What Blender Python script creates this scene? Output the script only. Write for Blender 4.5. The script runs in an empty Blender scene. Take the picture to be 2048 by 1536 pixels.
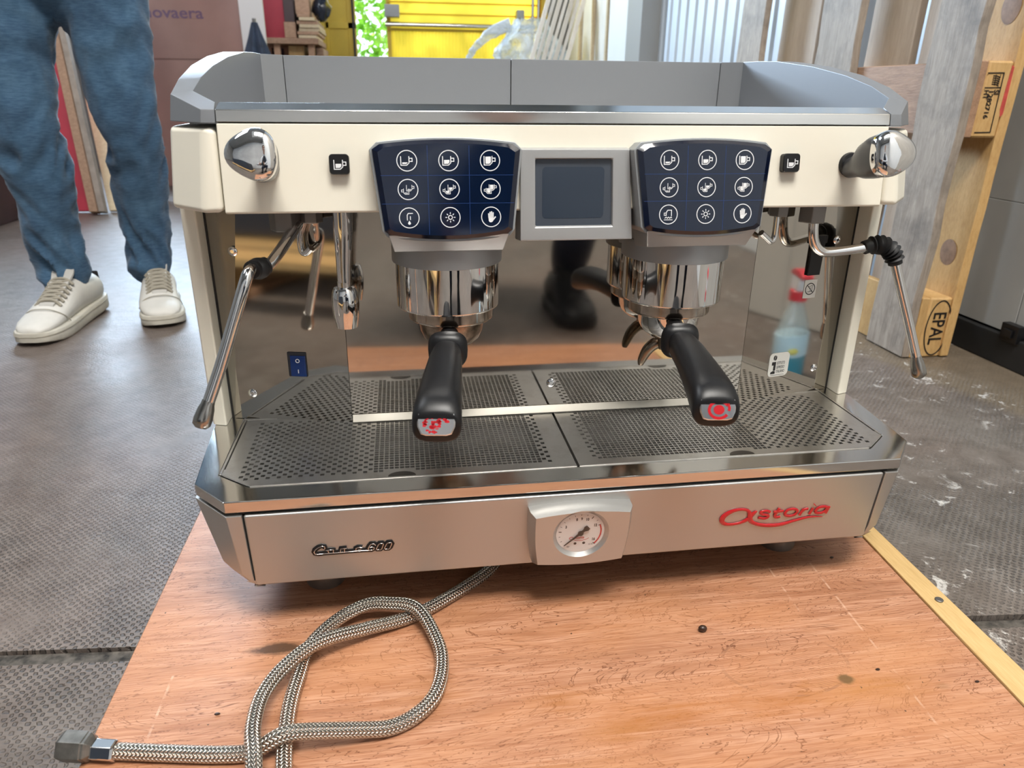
import bpy, bmesh, math, random
import numpy as np
from mathutils import Vector, Matrix, noise as mnoise

random.seed(7)
C = bpy.context.scene
col = C.collection
R = math.radians
Z0 = 0.22                    # the floor lies at world z = 0; the machine's tray top is 0.22 above it

# ------------------------------------------------------------------ camera, light, exposure
cam_d = bpy.data.cameras.new('camera')
cam = bpy.data.objects.new('camera', cam_d); col.objects.link(cam)
YAW, PITCH, ROLL = R(8.6406), R(21.742), R(0.597)
fw = Vector((math.sin(YAW)*math.cos(PITCH), math.cos(YAW)*math.cos(PITCH), -math.sin(PITCH)))
rt = Vector((math.cos(YAW), -math.sin(YAW), 0)); up = rt.cross(fw)
r2 = rt*math.cos(ROLL)+up*math.sin(ROLL); u2 = -rt*math.sin(ROLL)+up*math.cos(ROLL)
M = Matrix((r2, u2, -fw)).transposed().to_4x4()
M.translation = Vector((-0.1661, -0.61126, 0.35105+Z0))
cam.matrix_world = M
cam_d.sensor_fit = 'HORIZONTAL'; cam_d.sensor_width = 36; cam_d.lens = 36*1451.98/2048
cam_d.clip_start = 0.01; cam_d.clip_end = 100
cam_d.dof.use_dof = True; cam_d.dof.focus_distance = 0.78; cam_d.dof.aperture_fstop = 10
C.camera = cam

W = bpy.data.worlds.new('world'); C.world = W; W.use_nodes = True
bg = W.node_tree.nodes['Background']; bg.inputs[0].default_value = (0.80, 0.90, 1.0, 1); bg.inputs[1].default_value = 3.0

def area(name, loc, target, sx, sy, power, color):
    d = bpy.data.lights.new(name, 'AREA'); d.shape = 'RECTANGLE'; d.size = sx; d.size_y = sy
    d.energy = power; d.color = color
    o = bpy.data.objects.new(name, d); col.objects.link(o)
    o.location = (loc[0], loc[1], loc[2]+Z0)
    v = Vector(target)-Vector(loc); o.rotation_euler = v.to_track_quat('-Z', 'Y').to_euler()
    return o
area('skylight_lamp', (0.15, -1.35, 3.53), (0.15, -1.35, 0), 1.5, 1.1, 245, (1.0, 0.96, 0.90))
area('window_daylight', (-1.75, 5.50, 1.85), (-1.75, 0, 1.85), 2.0, 1.0, 430, (0.64, 0.81, 1.0))
area('side_fill_lamp', (-2.3, 1.3, 3.53), (-2.3, 1.3, 0), 1.2, 2.6, 95, (0.93, 0.96, 1.0))  # fill light added on the left to brighten the pallet's far boards
sd = bpy.data.lights.new('sun', 'SUN'); sd.energy = 11.0; sd.angle = R(3); sd.color = (1, 0.96, 0.88)
so = bpy.data.objects.new('sun', sd); col.objects.link(so); so.location = (0, 9, 9)
so.rotation_euler = Vector((0.35, -0.80, -0.62)).to_track_quat('-Z', 'Y').to_euler()

C.view_settings.view_transform = 'Standard'; C.view_settings.look = 'None'
C.view_settings.gamma = 1; C.view_settings.use_curve_mapping = False
C.view_settings.exposure = -0.22
C.cycles.use_denoising = True
C.cycles.max_bounces = 10; C.cycles.glossy_bounces = 6; C.cycles.transmission_bounces = 8; C.cycles.transparent_max_bounces = 12
C.cycles.sample_clamp_indirect = 6

# ------------------------------------------------------------------ mesh builder and object helpers
ORG = {}                                             # object name -> origin in scene coordinates (z without Z0)

class MB:
    def __init__(s): s.v = []; s.f = []; s.uv = {}
    def add(s, vs, fs, uvs=None):
        b = len(s.v); s.v += [tuple(map(float, x)) for x in vs]
        for i, f in enumerate(fs):
            if uvs: s.uv[len(s.f)] = uvs[i]
            s.f.append(tuple(b+k for k in f))
        return s
    def box(s, a, b):
        x0, y0, z0 = a; x1, y1, z1 = b
        return s.add([(x0,y0,z0),(x1,y0,z0),(x1,y1,z0),(x0,y1,z0),(x0,y0,z1),(x1,y0,z1),(x1,y1,z1),(x0,y1,z1)],
              [(0,3,2,1),(4,5,6,7),(0,1,5,4),(1,2,6,5),(2,3,7,6),(3,0,4,7)])
    def loft(s, rings, cap0=True, cap1=True, closed=True):
        n = len(rings[0]); vs = [p for r in rings for p in r]; fs = []
        for i in range(len(rings)-1):
            for j in range(n if closed else n-1):
                k = (j+1) % n
                fs.append((i*n+j, i*n+k, (i+1)*n+k, (i+1)*n+j))
        if cap0: fs.append(tuple(reversed(range(n))))
        if cap1: fs.append(tuple((len(rings)-1)*n+j for j in range(n)))
        return s.add(vs, fs)
    def prism(s, pts, z0, z1):                       # plan polygon extruded in z
        return s.loft([[(x, y, z0) for x, y in pts], [(x, y, z1) for x, y in pts]])
    def prof_x(s, pts, x0, x1):                      # (y,z) profile extruded in x
        return s.loft([[(x0, y, z) for y, z in pts], [(x1, y, z) for y, z in pts]])
    def lathe(s, prof, c, axis=(0,0,1), n=32, cap=True, sx=1, sy=1):   # prof: (radius, height along axis)
        ax = Vector(axis).normalized(); t = Vector((1,0,0)) if abs(ax.x) < .8 else Vector((0,1,0))
        a = (t-ax*t.dot(ax)).normalized(); b = ax.cross(a); c = Vector(c)
        rings = [[c+ax*h+a*(r*sx*math.cos(2*math.pi*j/n))+b*(r*sy*math.sin(2*math.pi*j/n)) for j in range(n)] for r, h in prof]
        return s.loft(rings, cap, cap)
    def tube(s, path, r, n=12, cap=True, uvl=False, squash=None, spline=0):
        P = [Vector(p) for p in path]
        if spline: 
            P, r = crom(P, spline, r)
        m = len(P); rr = r if hasattr(r, '__len__') else [r]*m
        T = []
        for i in range(m):
            a = P[max(0, i-1)]; b = P[min(m-1, i+1)]; T.append((b-a).normalized())
        ref = Vector((0,0,1)) if abs(T[0].z) < .9 else Vector((1,0,0))
        nrm = (ref-T[0]*ref.dot(T[0])).normalized(); rings = []; L = 0; Ls = []
        for i in range(m):
            if i: 
                nrm = (nrm-T[i]*nrm.dot(T[i])); nrm = nrm.normalized() if nrm.length > 1e-6 else Vector((1,0,0)); L += (P[i]-P[i-1]).length
            Ls.append(L); bn = T[i].cross(nrm); ring = []
            for j in range(n):
                t = 2*math.pi*j/n; d = nrm*math.cos(t)+bn*math.sin(t)
                if squash is not None:
                    q, k = squash; q = Vector(q); d = d-q*(d.dot(q)*(1-k))
                ring.append(P[i]+d*rr[i])
            rings.append(ring)
        b0 = len(s.f); s.loft(rings, cap, cap)
        if uvl:
            idx = b0
            for i in range(m-1):
                for j in range(n):
                    s.uv[idx] = [(Ls[i], j/n), (Ls[i], (j+1)/n), (Ls[i+1], (j+1)/n), (Ls[i+1], j/n)]; idx += 1
        return s
    def ball(s, c, r, n=16, sc=(1,1,1)):
        m = n//2; prof = [(max(1e-4, r*math.sin(math.pi*i/m)), -r*math.cos(math.pi*i/m)) for i in range(m+1)]
        rings = [[(c[0]+a*sc[0]*math.cos(2*math.pi*j/n), c[1]+a*sc[1]*math.sin(2*math.pi*j/n), c[2]+h*sc[2]) for j in range(n)] for a, h in prof]
        return s.loft(rings)
    def mesh(s, mesh, mat4=None):
        m4 = mat4 or Matrix.Identity(4)
        return s.add([m4 @ v.co for v in mesh.vertices], [tuple(p.vertices) for p in mesh.polygons])
    def mirror(s):                                   # copy mirrored in x
        o = MB(); o.v = [(-x, y, z) for x, y, z in s.v]; o.f = [tuple(reversed(f)) for f in s.f]; return o
    def build(s, name, mat, parent=None, bevel=0, seg=2, smooth=True, ang=35, solid=0, origin=None):
        me = bpy.data.meshes.new(name); me.from_pydata(s.v, [], s.f)
        if s.uv:
            uvl = me.uv_layers.new(name='UVMap')
            for i, p in enumerate(me.polygons):
                q = s.uv.get(i)
                if q:
                    for k, li in enumerate(p.loop_indices): uvl.data[li].uv = q[k]
        bm = bmesh.new(); bm.from_mesh(me); bmesh.ops.recalc_face_normals(bm, faces=bm.faces)
        if bevel:
            es = [e for e in bm.edges if len(e.link_faces) == 2 and e.calc_face_angle(0) > R(20)]
            bmesh.ops.bevel(bm, geom=es, offset=bevel, segments=seg, affect='EDGES', profile=.5, clamp_overlap=True)
        bm.to_mesh(me); bm.free()
        if smooth: 
            me.polygons.foreach_set('use_smooth', [True]*len(me.polygons)); me.set_sharp_from_angle(angle=R(ang))
        o = bpy.data.objects.new(name, me); col.objects.link(o)
        if mat: me.materials.append(mat)
        if parent:
            og = ORG[parent.name]; o.parent = parent
        elif origin: og = Vector(origin); o.location = (og.x, og.y, og.z+Z0)
        else:
            a = np.array(s.v); og = Vector(((a[:,0].min()+a[:,0].max())/2, (a[:,1].min()+a[:,1].max())/2, a[:,2].min()))
            o.location = (og.x, og.y, og.z+Z0)
        me.transform(Matrix.Translation(-og)); ORG[o.name] = Vector(og)
        if bevel and smooth:
            w_ = o.modifiers.new('normals', 'WEIGHTED_NORMAL'); w_.weight = 100; w_.keep_sharp = True
        if solid:
            md = o.modifiers.new('thickness', 'SOLIDIFY'); md.thickness = solid; md.offset = -1
        return o

def crom(P, k, r=None):                              # Catmull-Rom resampling, radii interpolated too
    out = []; ro = []; m = len(P); rr = r if hasattr(r, '__len__') else None
    for i in range(m-1):
        p0 = P[max(0, i-1)]; p1 = P[i]; p2 = P[i+1]; p3 = P[min(m-1, i+2)]
        for j in range(k):
            t = j/k; t2 = t*t; t3 = t2*t
            out.append(.5*((2*p1)+(p2-p0)*t+(2*p0-5*p1+4*p2-p3)*t2+(3*p1-p0-3*p2+p3)*t3))
            if rr: ro.append(rr[i]*(1-t)+rr[i+1]*t)
    out.append(P[-1])
    if rr: ro.append(rr[-1])
    return out, (ro if rr else r)

def tag(o, label=None, cat=None, group=None, kind=None):
    if label: o['label'] = label
    if cat: o['category'] = cat
    if group: o['group'] = group
    if kind: o['kind'] = kind
    return o
def thing(name, loc, label, cat, group=None):
    o = bpy.data.objects.new(name, None); col.objects.link(o); o.empty_display_size = .05
    o.location = (loc[0], loc[1], loc[2]+Z0); ORG[o.name] = Vector(loc)
    return tag(o, label, cat, group)
def struct(mb, name, mat, **k):
    return tag(mb.build(name, mat, **k), kind='structure')
def copy_tree(o, parent=None):
    c = o.copy(); col.objects.link(c)
    if parent: c.parent = parent
    ORG[c.name] = Vector(ORG[o.name])
    for ch in list(o.children): copy_tree(ch, c)
    return c

class Fr:                                            # a local frame: P(a,b,c) = o + u a + v b + n c
    def __init__(s, o, u, v, n): s.o, s.u, s.v, s.n = Vector(o), Vector(u).normalized(), Vector(v).normalized(), Vector(n).normalized()
    def P(s, a, b, c=0): return s.o+s.u*a+s.v*b+s.n*c
    def mat(s):
        m = Matrix((s.u, s.v, s.n)).transposed().to_4x4(); m.translation = s.o; return m
class FrK(Fr):                                      # a frame that scales what is drawn in it
    def __init__(s, f, k): s.o, s.u, s.v, s.n, s.k = f.o, f.u, f.v, f.n, k
    def P(s, a, b, c=0): return s.o+s.u*(a*s.k)+s.v*(b*s.k)+s.n*c
    def mat(s): return Fr.mat(s) @ Matrix.Diagonal((s.k, s.k, 1, 1))
def ribbon(mb, fr, pts, w, h=.0003, closed=False):   # a flat raised stroke
    P = [Vector(p).to_2d() if len(p) > 2 else Vector(p) for p in pts]; n = len(P); L = []; Rr = []
    for i in range(n):
        a = P[i-1] if (i or closed) else P[i]; b = P[(i+1) % n] if (i < n-1 or closed) else P[i]
        d1 = (P[i]-a); d2 = (b-P[i])
        d1 = d1.normalized() if d1.length > 1e-9 else d2.normalized(); d2 = d2.normalized() if d2.length > 1e-9 else d1
        t = (d1+d2); t = t.normalized() if t.length > 1e-6 else d1
        nn = Vector((-t.y, t.x)); k = max(.5, nn.dot(Vector((-d1.y, d1.x))))
        L.append(P[i]+nn*(w/2/k)); Rr.append(P[i]-nn*(w/2/k))
    rings = [[fr.P(L[i].x, L[i].y, 0), fr.P(L[i].x, L[i].y, h), fr.P(Rr[i].x, Rr[i].y, h), fr.P(Rr[i].x, Rr[i].y, 0)] for i in range(n)]
    if closed: rings.append(rings[0])
    return mb.loft(rings, not closed, not closed)
def poly(mb, fr, pts, h=.0003, base=0):
    return mb.loft([[fr.P(x, y, base) for x, y in pts], [fr.P(x, y, h) for x, y in pts]])
def circ(cx, cy, r, n=24, a0=0, a1=360, ry=None):
    full = abs(a1-a0) >= 360; m = n if full else n+1
    return [(cx+r*math.cos(R(a0+(a1-a0)*i/n)), cy+(ry or r)*math.sin(R(a0+(a1-a0)*i/n))) for i in range(m)]
def rrect(w, h, r, n=5, cx=0, cy=0):
    pts = []
    for sx, sy, a in ((1,1,0),(-1,1,90),(-1,-1,180),(1,-1,270)):
        pts += [(cx+sx*(w/2-r)+r*math.cos(R(a+90*i/n)), cy+sy*(h/2-r)+r*math.sin(R(a+90*i/n))) for i in range(n+1)]
    return pts
def text(mb, s, size, fr, x, y, h=.0003, bold=0, shear=0, sx=1, align='LEFT', space=1):
    cu = bpy.data.curves.new('t', 'FONT'); cu.body = s; cu.size = size; cu.extrude = h/2; cu.offset = bold
    cu.align_x = align; cu.resolution_u = 3; cu.shear = shear; cu.space_character = space
    o = bpy.data.objects.new('t', cu); col.objects.link(o)
    dg = bpy.context.evaluated_depsgraph_get(); me = bpy.data.meshes.new_from_object(o.evaluated_get(dg))
    mb.mesh(me, fr.mat() @ Matrix.Translation((x, y, h/2)) @ Matrix.Diagonal((sx, 1, 1, 1)))
    bpy.data.objects.remove(o); bpy.data.curves.remove(cu); bpy.data.meshes.remove(me)
    return mb

# ------------------------------------------------------------------ materials
def nt(name):
    m = bpy.data.materials.new(name); m.use_nodes = True
    t = m.node_tree; b = t.nodes['Principled BSDF']; return m, t, b
def N(t, typ, **k):
    n = t.nodes.new(typ)
    for a, v in k.items():
        if a.startswith('i_'):
            n.inputs[a[2:].replace('_', ' ')].default_value = v
        else: setattr(n, a, v)
    return n
def coords(t, scale=(1,1,1), rot=(0,0,0), kind='Object', obj_var=False):
    tc = N(t, 'ShaderNodeTexCoord'); mp = N(t, 'ShaderNodeMapping')
    mp.inputs['Scale'].default_value = scale; mp.inputs['Rotation'].default_value = rot
    t.links.new(tc.outputs[kind], mp.inputs['Vector'])
    if obj_var:
        oi = N(t, 'ShaderNodeObjectInfo'); ml = N(t, 'ShaderNodeVectorMath', operation='SCALE'); cb = N(t, 'ShaderNodeCombineXYZ')
        for q in range(3): t.links.new(oi.outputs['Random'], cb.inputs[q])
        t.links.new(cb.outputs[0], ml.inputs[0]); ml.inputs['Scale'].default_value = 37
        t.links.new(ml.outputs[0], mp.inputs['Location'])
    return mp.outputs[0]
def noise(t, vec, scale, detail=4, rough=.55, dist=0):
    n = N(t, 'ShaderNodeTexNoise', i_Scale=scale, i_Detail=detail, i_Roughness=rough, i_Distortion=dist)
    t.links.new(vec, n.inputs['Vector']); return n.outputs['Fac']
def ramp(t, fac, stops):
    n = N(t, 'ShaderNodeValToRGB'); e = n.color_ramp.elements
    while len(e) < len(stops): e.new(.5)
    for el, (p, c) in zip(e, stops):
        el.position = p; el.color = (*c, 1) if len(c) == 3 else c
    t.links.new(fac, n.inputs[0]); return n.outputs[0]
def mix(t, fac, a, b, mode='MIX'):
    n = N(t, 'ShaderNodeMix', data_type='RGBA', blend_type=mode)
    for sck, v in ((n.inputs['Factor'], fac), (n.inputs[6], a), (n.inputs[7], b)):
        if hasattr(v, 'node'): t.links.new(v, sck)
        else: sck.default_value = v if not isinstance(v, tuple) else (*v[:3], 1)
    return n.outputs[2]
def mth(t, op, a, b=None, c=None, clamp=False):
    n = N(t, 'ShaderNodeMath', operation=op, use_clamp=clamp)
    for i, v in enumerate((a, b, c)):
        if v is None: continue
        if hasattr(v, 'node'): t.links.new(v, n.inputs[i])
        else: n.inputs[i].default_value = v
    return n.outputs[0]
def bump(t, b, h, strength=.2, dist=.001):
    n = N(t, 'ShaderNodeBump', i_Strength=strength, i_Distance=dist); t.links.new(h, n.inputs['Height'])
    t.links.new(n.outputs[0], b.inputs['Normal']); return n
def simple(name, base, metal=0, rough=.5, var=0, vscale=30, bmp=0, bscale=400, coat=0, spec=None, rvar=0):
    m, t, b = nt(name)
    b.inputs['Base Color'].default_value = (*base, 1); b.inputs['Metallic'].default_value = metal; b.inputs['Roughness'].default_value = rough
    if coat: b.inputs['Coat Weight'].default_value = coat; b.inputs['Coat Roughness'].default_value = .05
    if spec is not None: b.inputs['Specular IOR Level'].default_value = spec
    v = coords(t)
    if var:
        f = noise(t, v, vscale); c0 = tuple(x*(1-var) for x in base); c1 = tuple(min(1, x*(1+var)) for x in base)
        t.links.new(ramp(t, f, [(.3, c0), (.7, c1)]), b.inputs['Base Color'])
    if rvar:
        f = noise(t, v, vscale*.6, 5); t.links.new(mth(t, 'ADD', mth(t, 'MULTIPLY', f, rvar), rough-rvar/2), b.inputs['Roughness'])
    if bmp: bump(t, b, noise(t, v, bscale, 2), bmp, .0005)
    return m
def wood(name, c0, c1, c2, gscale=(3,3,40), rot=(0,0,0), rough=.6, var=True, knots=0, grime=None):
    m, t, b = nt(name); v = coords(t, gscale, rot, obj_var=True)
    f = noise(t, v, 2.2, 7, .65, .6); f2 = noise(t, v, 14, 3, .6)
    cc = ramp(t, f, [(.25, c0), (.5, c1), (.72, c2)])
    cc = mix(t, .35, cc, ramp(t, f2, [(.3, c0), (.6, c2)]))
    if grime:
        g = noise(t, coords(t, (1,1,1), obj_var=True), 7, 6, .7); cc = mix(t, ramp(t, g, [(.48, (0,0,0)), (.7, (.75,.75,.75))]), cc, grime)
    oi = N(t, 'ShaderNodeObjectInfo'); hs = N(t, 'ShaderNodeHueSaturation'); t.links.new(cc, hs.inputs['Color'])
    t.links.new(mth(t, 'ADD', mth(t, 'MULTIPLY', oi.outputs['Random'], .35), .82), hs.inputs['Value'])
    t.links.new(hs.outputs[0] if var else cc, b.inputs['Base Color']); b.inputs['Roughness'].default_value = rough
    bump(t, b, f2, .35, .002); return m

CREAM = simple('cream_paint', (.80,.765,.655), 0, .34, bmp=.03, bscale=900, spec=.45)
SILVER = simple('silver_paint', (.49,.485,.47), .78, .40, bmp=.03, bscale=1500)
RAILGREY = simple('grey_metallic_paint', (.33,.345,.355), .55, .42, bmp=.04, bscale=1200)
GUARD = simple('grey_guard_paint', (.25,.262,.28), .5, .40, bmp=.04, bscale=900)
CHROME = simple('chrome', (.78,.77,.76), 1, .045)
SATIN = simple('satin_chrome', (.72,.72,.73), 1, .24)
CHROMED = simple('stained_chrome', (.46,.39,.33), 1, .13, var=.25, vscale=90)
COFFEED = simple('coffee_stained_steel', (.26,.19,.14), 1, .28, var=.55, vscale=120)
JAMB = simple('brushed_jamb', (.40,.38,.345), 1, .24, rvar=.1, vscale=20)
STEEL = simple('polished_steel', (.66,.645,.62), 1, .12, rvar=.10, vscale=25)
MIRROR = simple('mirror_steel', (.52,.485,.435), 1, .05, rvar=.03, vscale=12)
BLACK = simple('black_plastic', (.007,.007,.008), 0, .38, bmp=.03, spec=.38)
RUBBER = simple('black_rubber', (.010,.010,.011), 0, .55)
DARK = simple('dark_inside', (.015,.014,.013), 0, .6)
GREYM = simple('dull_grey_metal', (.22,.21,.20), .6, .45)
NAVY = simple('navy_glass', (.0015,.0065,.024), 0, .10, coat=.3)
NAVYD = simple('navy_glass_edge', (.0015,.004,.016), 0, .12, coat=.5)
PRINT = simple('white_print', (.78,.80,.82), 0, .5)
BLUEL = simple('blue_line_print', (.012,.05,.20), 0, .4)
RED = simple('red_enamel', (.50,.008,.016), 0, .22, coat=.5)
SCREEN = simple('dark_screen', (.030,.042,.062), 0, .16)
SCREENE = simple('screen_border', (.055,.066,.085), 0, .22)
DIAL = simple('white_dial', (.72,.69,.67), 0, .5)
INK = simple('black_ink', (.012,.010,.010), 0, .5)
STICK = simple('white_sticker', (.78,.77,.72), 0, .4)
BLUEP = simple('translucent_blue_rocker', (.008,.035,.16), 0, .2, coat=.4)
NAIL = simple('grey_nail', (.16,.15,.14), .7, .5)
BRASSG = simple('dull_nut_metal', (.19,.185,.17), .8, .45, var=.3, vscale=90)
def glassm(name, color=(1,1,1), rough=0, alpha=.9):
    m, t, b = nt(name); out = t.nodes['Material Output']
    tr = N(t, 'ShaderNodeBsdfTransparent'); tr.inputs[0].default_value = (*color, 1)
    gl = N(t, 'ShaderNodeBsdfGlossy'); gl.inputs['Roughness'].default_value = rough
    mx = N(t, 'ShaderNodeMixShader'); mx.inputs[0].default_value = 1-alpha
    t.links.new(tr.outputs[0], mx.inputs[1]); t.links.new(gl.outputs[0], mx.inputs[2]); t.links.new(mx.outputs[0], out.inputs[0]); return m
GLASS = glassm('clear_glass', (1,1,1), .02, .95)

def brushed():
    m, t, b = nt('brushed_steel'); b.inputs['Metallic'].default_value = 1
    v = coords(t, (6, 300, 300)); f = noise(t, v, 2, 4)
    d = noise(t, coords(t), 35, 5, .7)
    t.links.new(mix(t, ramp(t, d, [(.5, (0,0,0)), (.78, (.55,.55,.55))]), (.68,.665,.64), (.42,.39,.35)), b.inputs['Base Color'])
    t.links.new(mth(t, 'ADD', mth(t, 'MULTIPLY', f, .16), .24), b.inputs['Roughness']); bump(t, b, f, .05, .0004); return m
BRUSH = brushed()
def braid():
    m, t, b = nt('braided_steel'); b.inputs['Metallic'].default_value = 1; b.inputs['Roughness'].default_value = .26
    uv = N(t, 'ShaderNodeUVMap'); sp = N(t, 'ShaderNodeSeparateXYZ'); t.links.new(uv.outputs[0], sp.inputs[0])
    u = mth(t, 'MULTIPLY', sp.outputs[0], 300); w = mth(t, 'MULTIPLY', sp.outputs[1], 8)
    tri = mth(t, 'PINGPONG', w, .5)                  # zig-zag rows round the hose
    a = mth(t, 'SINE', mth(t, 'MULTIPLY', mth(t, 'ADD', u, mth(t, 'MULTIPLY', tri, 1.6)), 6.283))
    rows = mth(t, 'ABSOLUTE', mth(t, 'SINE', mth(t, 'MULTIPLY', w, 6.283)))
    h = mth(t, 'MULTIPLY', mth(t, 'ADD', mth(t, 'MULTIPLY', a, .5), .5), mth(t, 'POWER', rows, .45))
    t.links.new(ramp(t, h, [(.02, (.16,.15,.13)), (.22, (.62,.59,.52)), (.8, (.86,.82,.74))]), b.inputs['Base Color'])
    bump(t, b, h, .9, .0012); return m
BRAID = braid()
def plywood():
    m, t, b = nt('red_plywood')
    v = coords(t, (1.6, 26, 1)); f = noise(t, v, 3.2, 8, .62, .8)
    v2 = coords(t, (9, 260, 1)); f2 = noise(t, v2, 3, 3, .6)
    v3 = coords(t, (2.2, 7.0, 1)); f3 = noise(t, v3, 2.6, 5, .6, 1.6)
    c = ramp(t, f, [(.28, (.32,.142,.072)), (.5, (.475,.24,.138)), (.70, (.56,.315,.20))])
    c = mix(t, ramp(t, f2, [(.36, (.85,.85,.85)), (.57, (0,0,0))]), c, (.33,.135,.068))
    # thin dark vessel lines following the figure
    ln = mth(t, 'ABSOLUTE', mth(t, 'SUBTRACT', mth(t, 'FRACT', mth(t, 'MULTIPLY', f3, 13)), .5))
    c = mix(t, ramp(t, ln, [(.0, (.9,.9,.9)), (.075, (0,0,0))]), c, (.15,.05,.022))
    big = noise(t, coords(t, (2, 5, 1)), 2.4, 3); c = mix(t, ramp(t, big, [(.45, (0,0,0)), (.75, (.5,.5,.5))]), c, (.56,.25,.105))
    # stains with shapes of their own: knot, coffee stains, dark specks
    def spot(c, x, y, rx, ry, colr, s=.8, edge=.5, nz=.6, ns=40):
        tc = N(t, 'ShaderNodeTexCoord'); mp = N(t, 'ShaderNodeMapping', vector_type='POINT')
        mp.inputs['Location'].default_value = (-x/rx, -y/ry, 0); mp.inputs['Scale'].default_value = (1/rx, 1/ry, 0)
        t.links.new(tc.outputs['Object'], mp.inputs[0]); ln_ = N(t, 'ShaderNodeVectorMath', operation='LENGTH'); t.links.new(mp.outputs[0], ln_.inputs[0])
        d = mth(t, 'ADD', ln_.outputs['Value'], mth(t, 'MULTIPLY', mth(t, 'SUBTRACT', noise(t, coords(t, (1, 2, 1)), ns, 4, .7), .5), nz*2))
        return mix(t, ramp(t, d, [(edge, (s,s,s)), (1, (0,0,0))]) if s > .86 else mix(t, 1.0, ramp(t, d, [(0, (s,s,s)), (1, (0,0,0))]), ramp(t, f, [(.34, (1,1,1)), (.66, (.25,.25,.25))]), 'MULTIPLY'), c, colr)
    oy = PLY_O
    for x, y, rx, ry, cc, s in [(-.303,-.022,.036,.0105,(.085,.042,.022),.97), (.055,-.150,.075,.026,(.36,.125,.025),.85), (.145,-.155,.06,.026,(.36,.125,.025),.85),
            (-.045,-.125,.035,.022,(.34,.13,.035),.8), (.235,-.150,.085,.024,(.42,.17,.04),.75), (.225,-.135,.009,.007,(.14,.08,.03),.9), (.0,-.165,.04,.014,(.36,.14,.035),.75), (-.21,-.09,.05,.02,(.36,.14,.05),.6), (-.16,-.10,.05,.03,(.40,.17,.06),.6),
            (.31,-.155,.008,.005,(.16,.09,.03),.7), (-.06,-.20,.12,.02,(.52,.24,.09),.4)]:
        c = spot(c, x-oy[0], y-oy[1], rx, ry, cc, s)
    sp = noise(t, coords(t, (1,1,1)), 160, 2, .5); sp2 = noise(t, coords(t), 9, 2)
    c = mix(t, mth(t, 'MULTIPLY', ramp(t, sp, [(.74, (0,0,0)), (.765, (1,1,1))]), ramp(t, sp2, [(.5, (0,0,0)), (.6, (1,1,1))])), c, (.05,.03,.02))
    tc = N(t, 'ShaderNodeTexCoord'); sx_ = N(t, 'ShaderNodeSeparateXYZ'); t.links.new(tc.outputs['Object'], sx_.inputs[0]); X, Y = sx_.outputs[0], sx_.outputs[1]
    for x0_, k_, y0_, y1_ in ((.2848-oy[0], .056, -.21-oy[1], .04-oy[1]), (.2330-oy[0], .045, -.04-oy[1], .04-oy[1]), (-.395-oy[0], .02, -.13-oy[1], -.045-oy[1])):
        d = mth(t, 'ABSOLUTE', mth(t, 'SUBTRACT', X, mth(t, 'ADD', mth(t, 'MULTIPLY', mth(t, 'ADD', Y, oy[1]), k_), x0_)))
        w = mth(t, 'MULTIPLY', mth(t, 'LESS_THAN', d, .0011), mth(t, 'MULTIPLY', mth(t, 'GREATER_THAN', Y, y0_), mth(t, 'LESS_THAN', Y, y1_)))
        c = mix(t, mth(t, 'MULTIPLY', w, ramp(t, noise(t, coords(t), 70, 3), [(.45, (0,0,0)), (.6, (.38,.38,.38))])), c, (.72,.50,.36))
    ex = mth(t, 'DIVIDE', mth(t, 'SUBTRACT', X, .178-oy[0]), .062); ey = mth(t, 'DIVIDE', mth(t, 'SUBTRACT', Y, -.108-oy[1]), .040)
    e_ = mth(t, 'ADD', mth(t, 'MULTIPLY', ex, ex), mth(t, 'MULTIPLY', ey, ey))
    tread = mth(t, 'MULTIPLY', mth(t, 'LESS_THAN', e_, .9), mth(t, 'GREATER_THAN', mth(t, 'SINE', mth(t, 'MULTIPLY', mth(t, 'ADD', X, mth(t, 'MULTIPLY', Y, 1.6)), 1100)), .35))
    rim_ = mth(t, 'LESS_THAN', mth(t, 'ABSOLUTE', mth(t, 'SUBTRACT', e_, 1)), .06)
    c = mix(t, mth(t, 'MULTIPLY', mth(t, 'ADD', mth(t, 'MULTIPLY', tread, .7), rim_, clamp=True), ramp(t, noise(t, coords(t), 40, 3), [(.42, (0,0,0)), (.62, (.42,.42,.42))])), c, (.22,.10,.055))
    t.links.new(c, b.inputs['Base Color']); b.inputs['Roughness'].default_value = .42; b.inputs['Specular IOR Level'].default_value = .45
    bump(t, b, f2, .25, .0006); return m
PLY_O = (-.03, -.1)
PLY = plywood()
BATTEN = wood('yellow_pine_batten', (.48,.30,.11), (.60,.40,.17), (.66,.47,.22), (40,3,40), var=False)
BEARER = wood('pine_bearer', (.36,.24,.12), (.46,.32,.17), (.52,.38,.22), (40,3,40))

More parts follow.
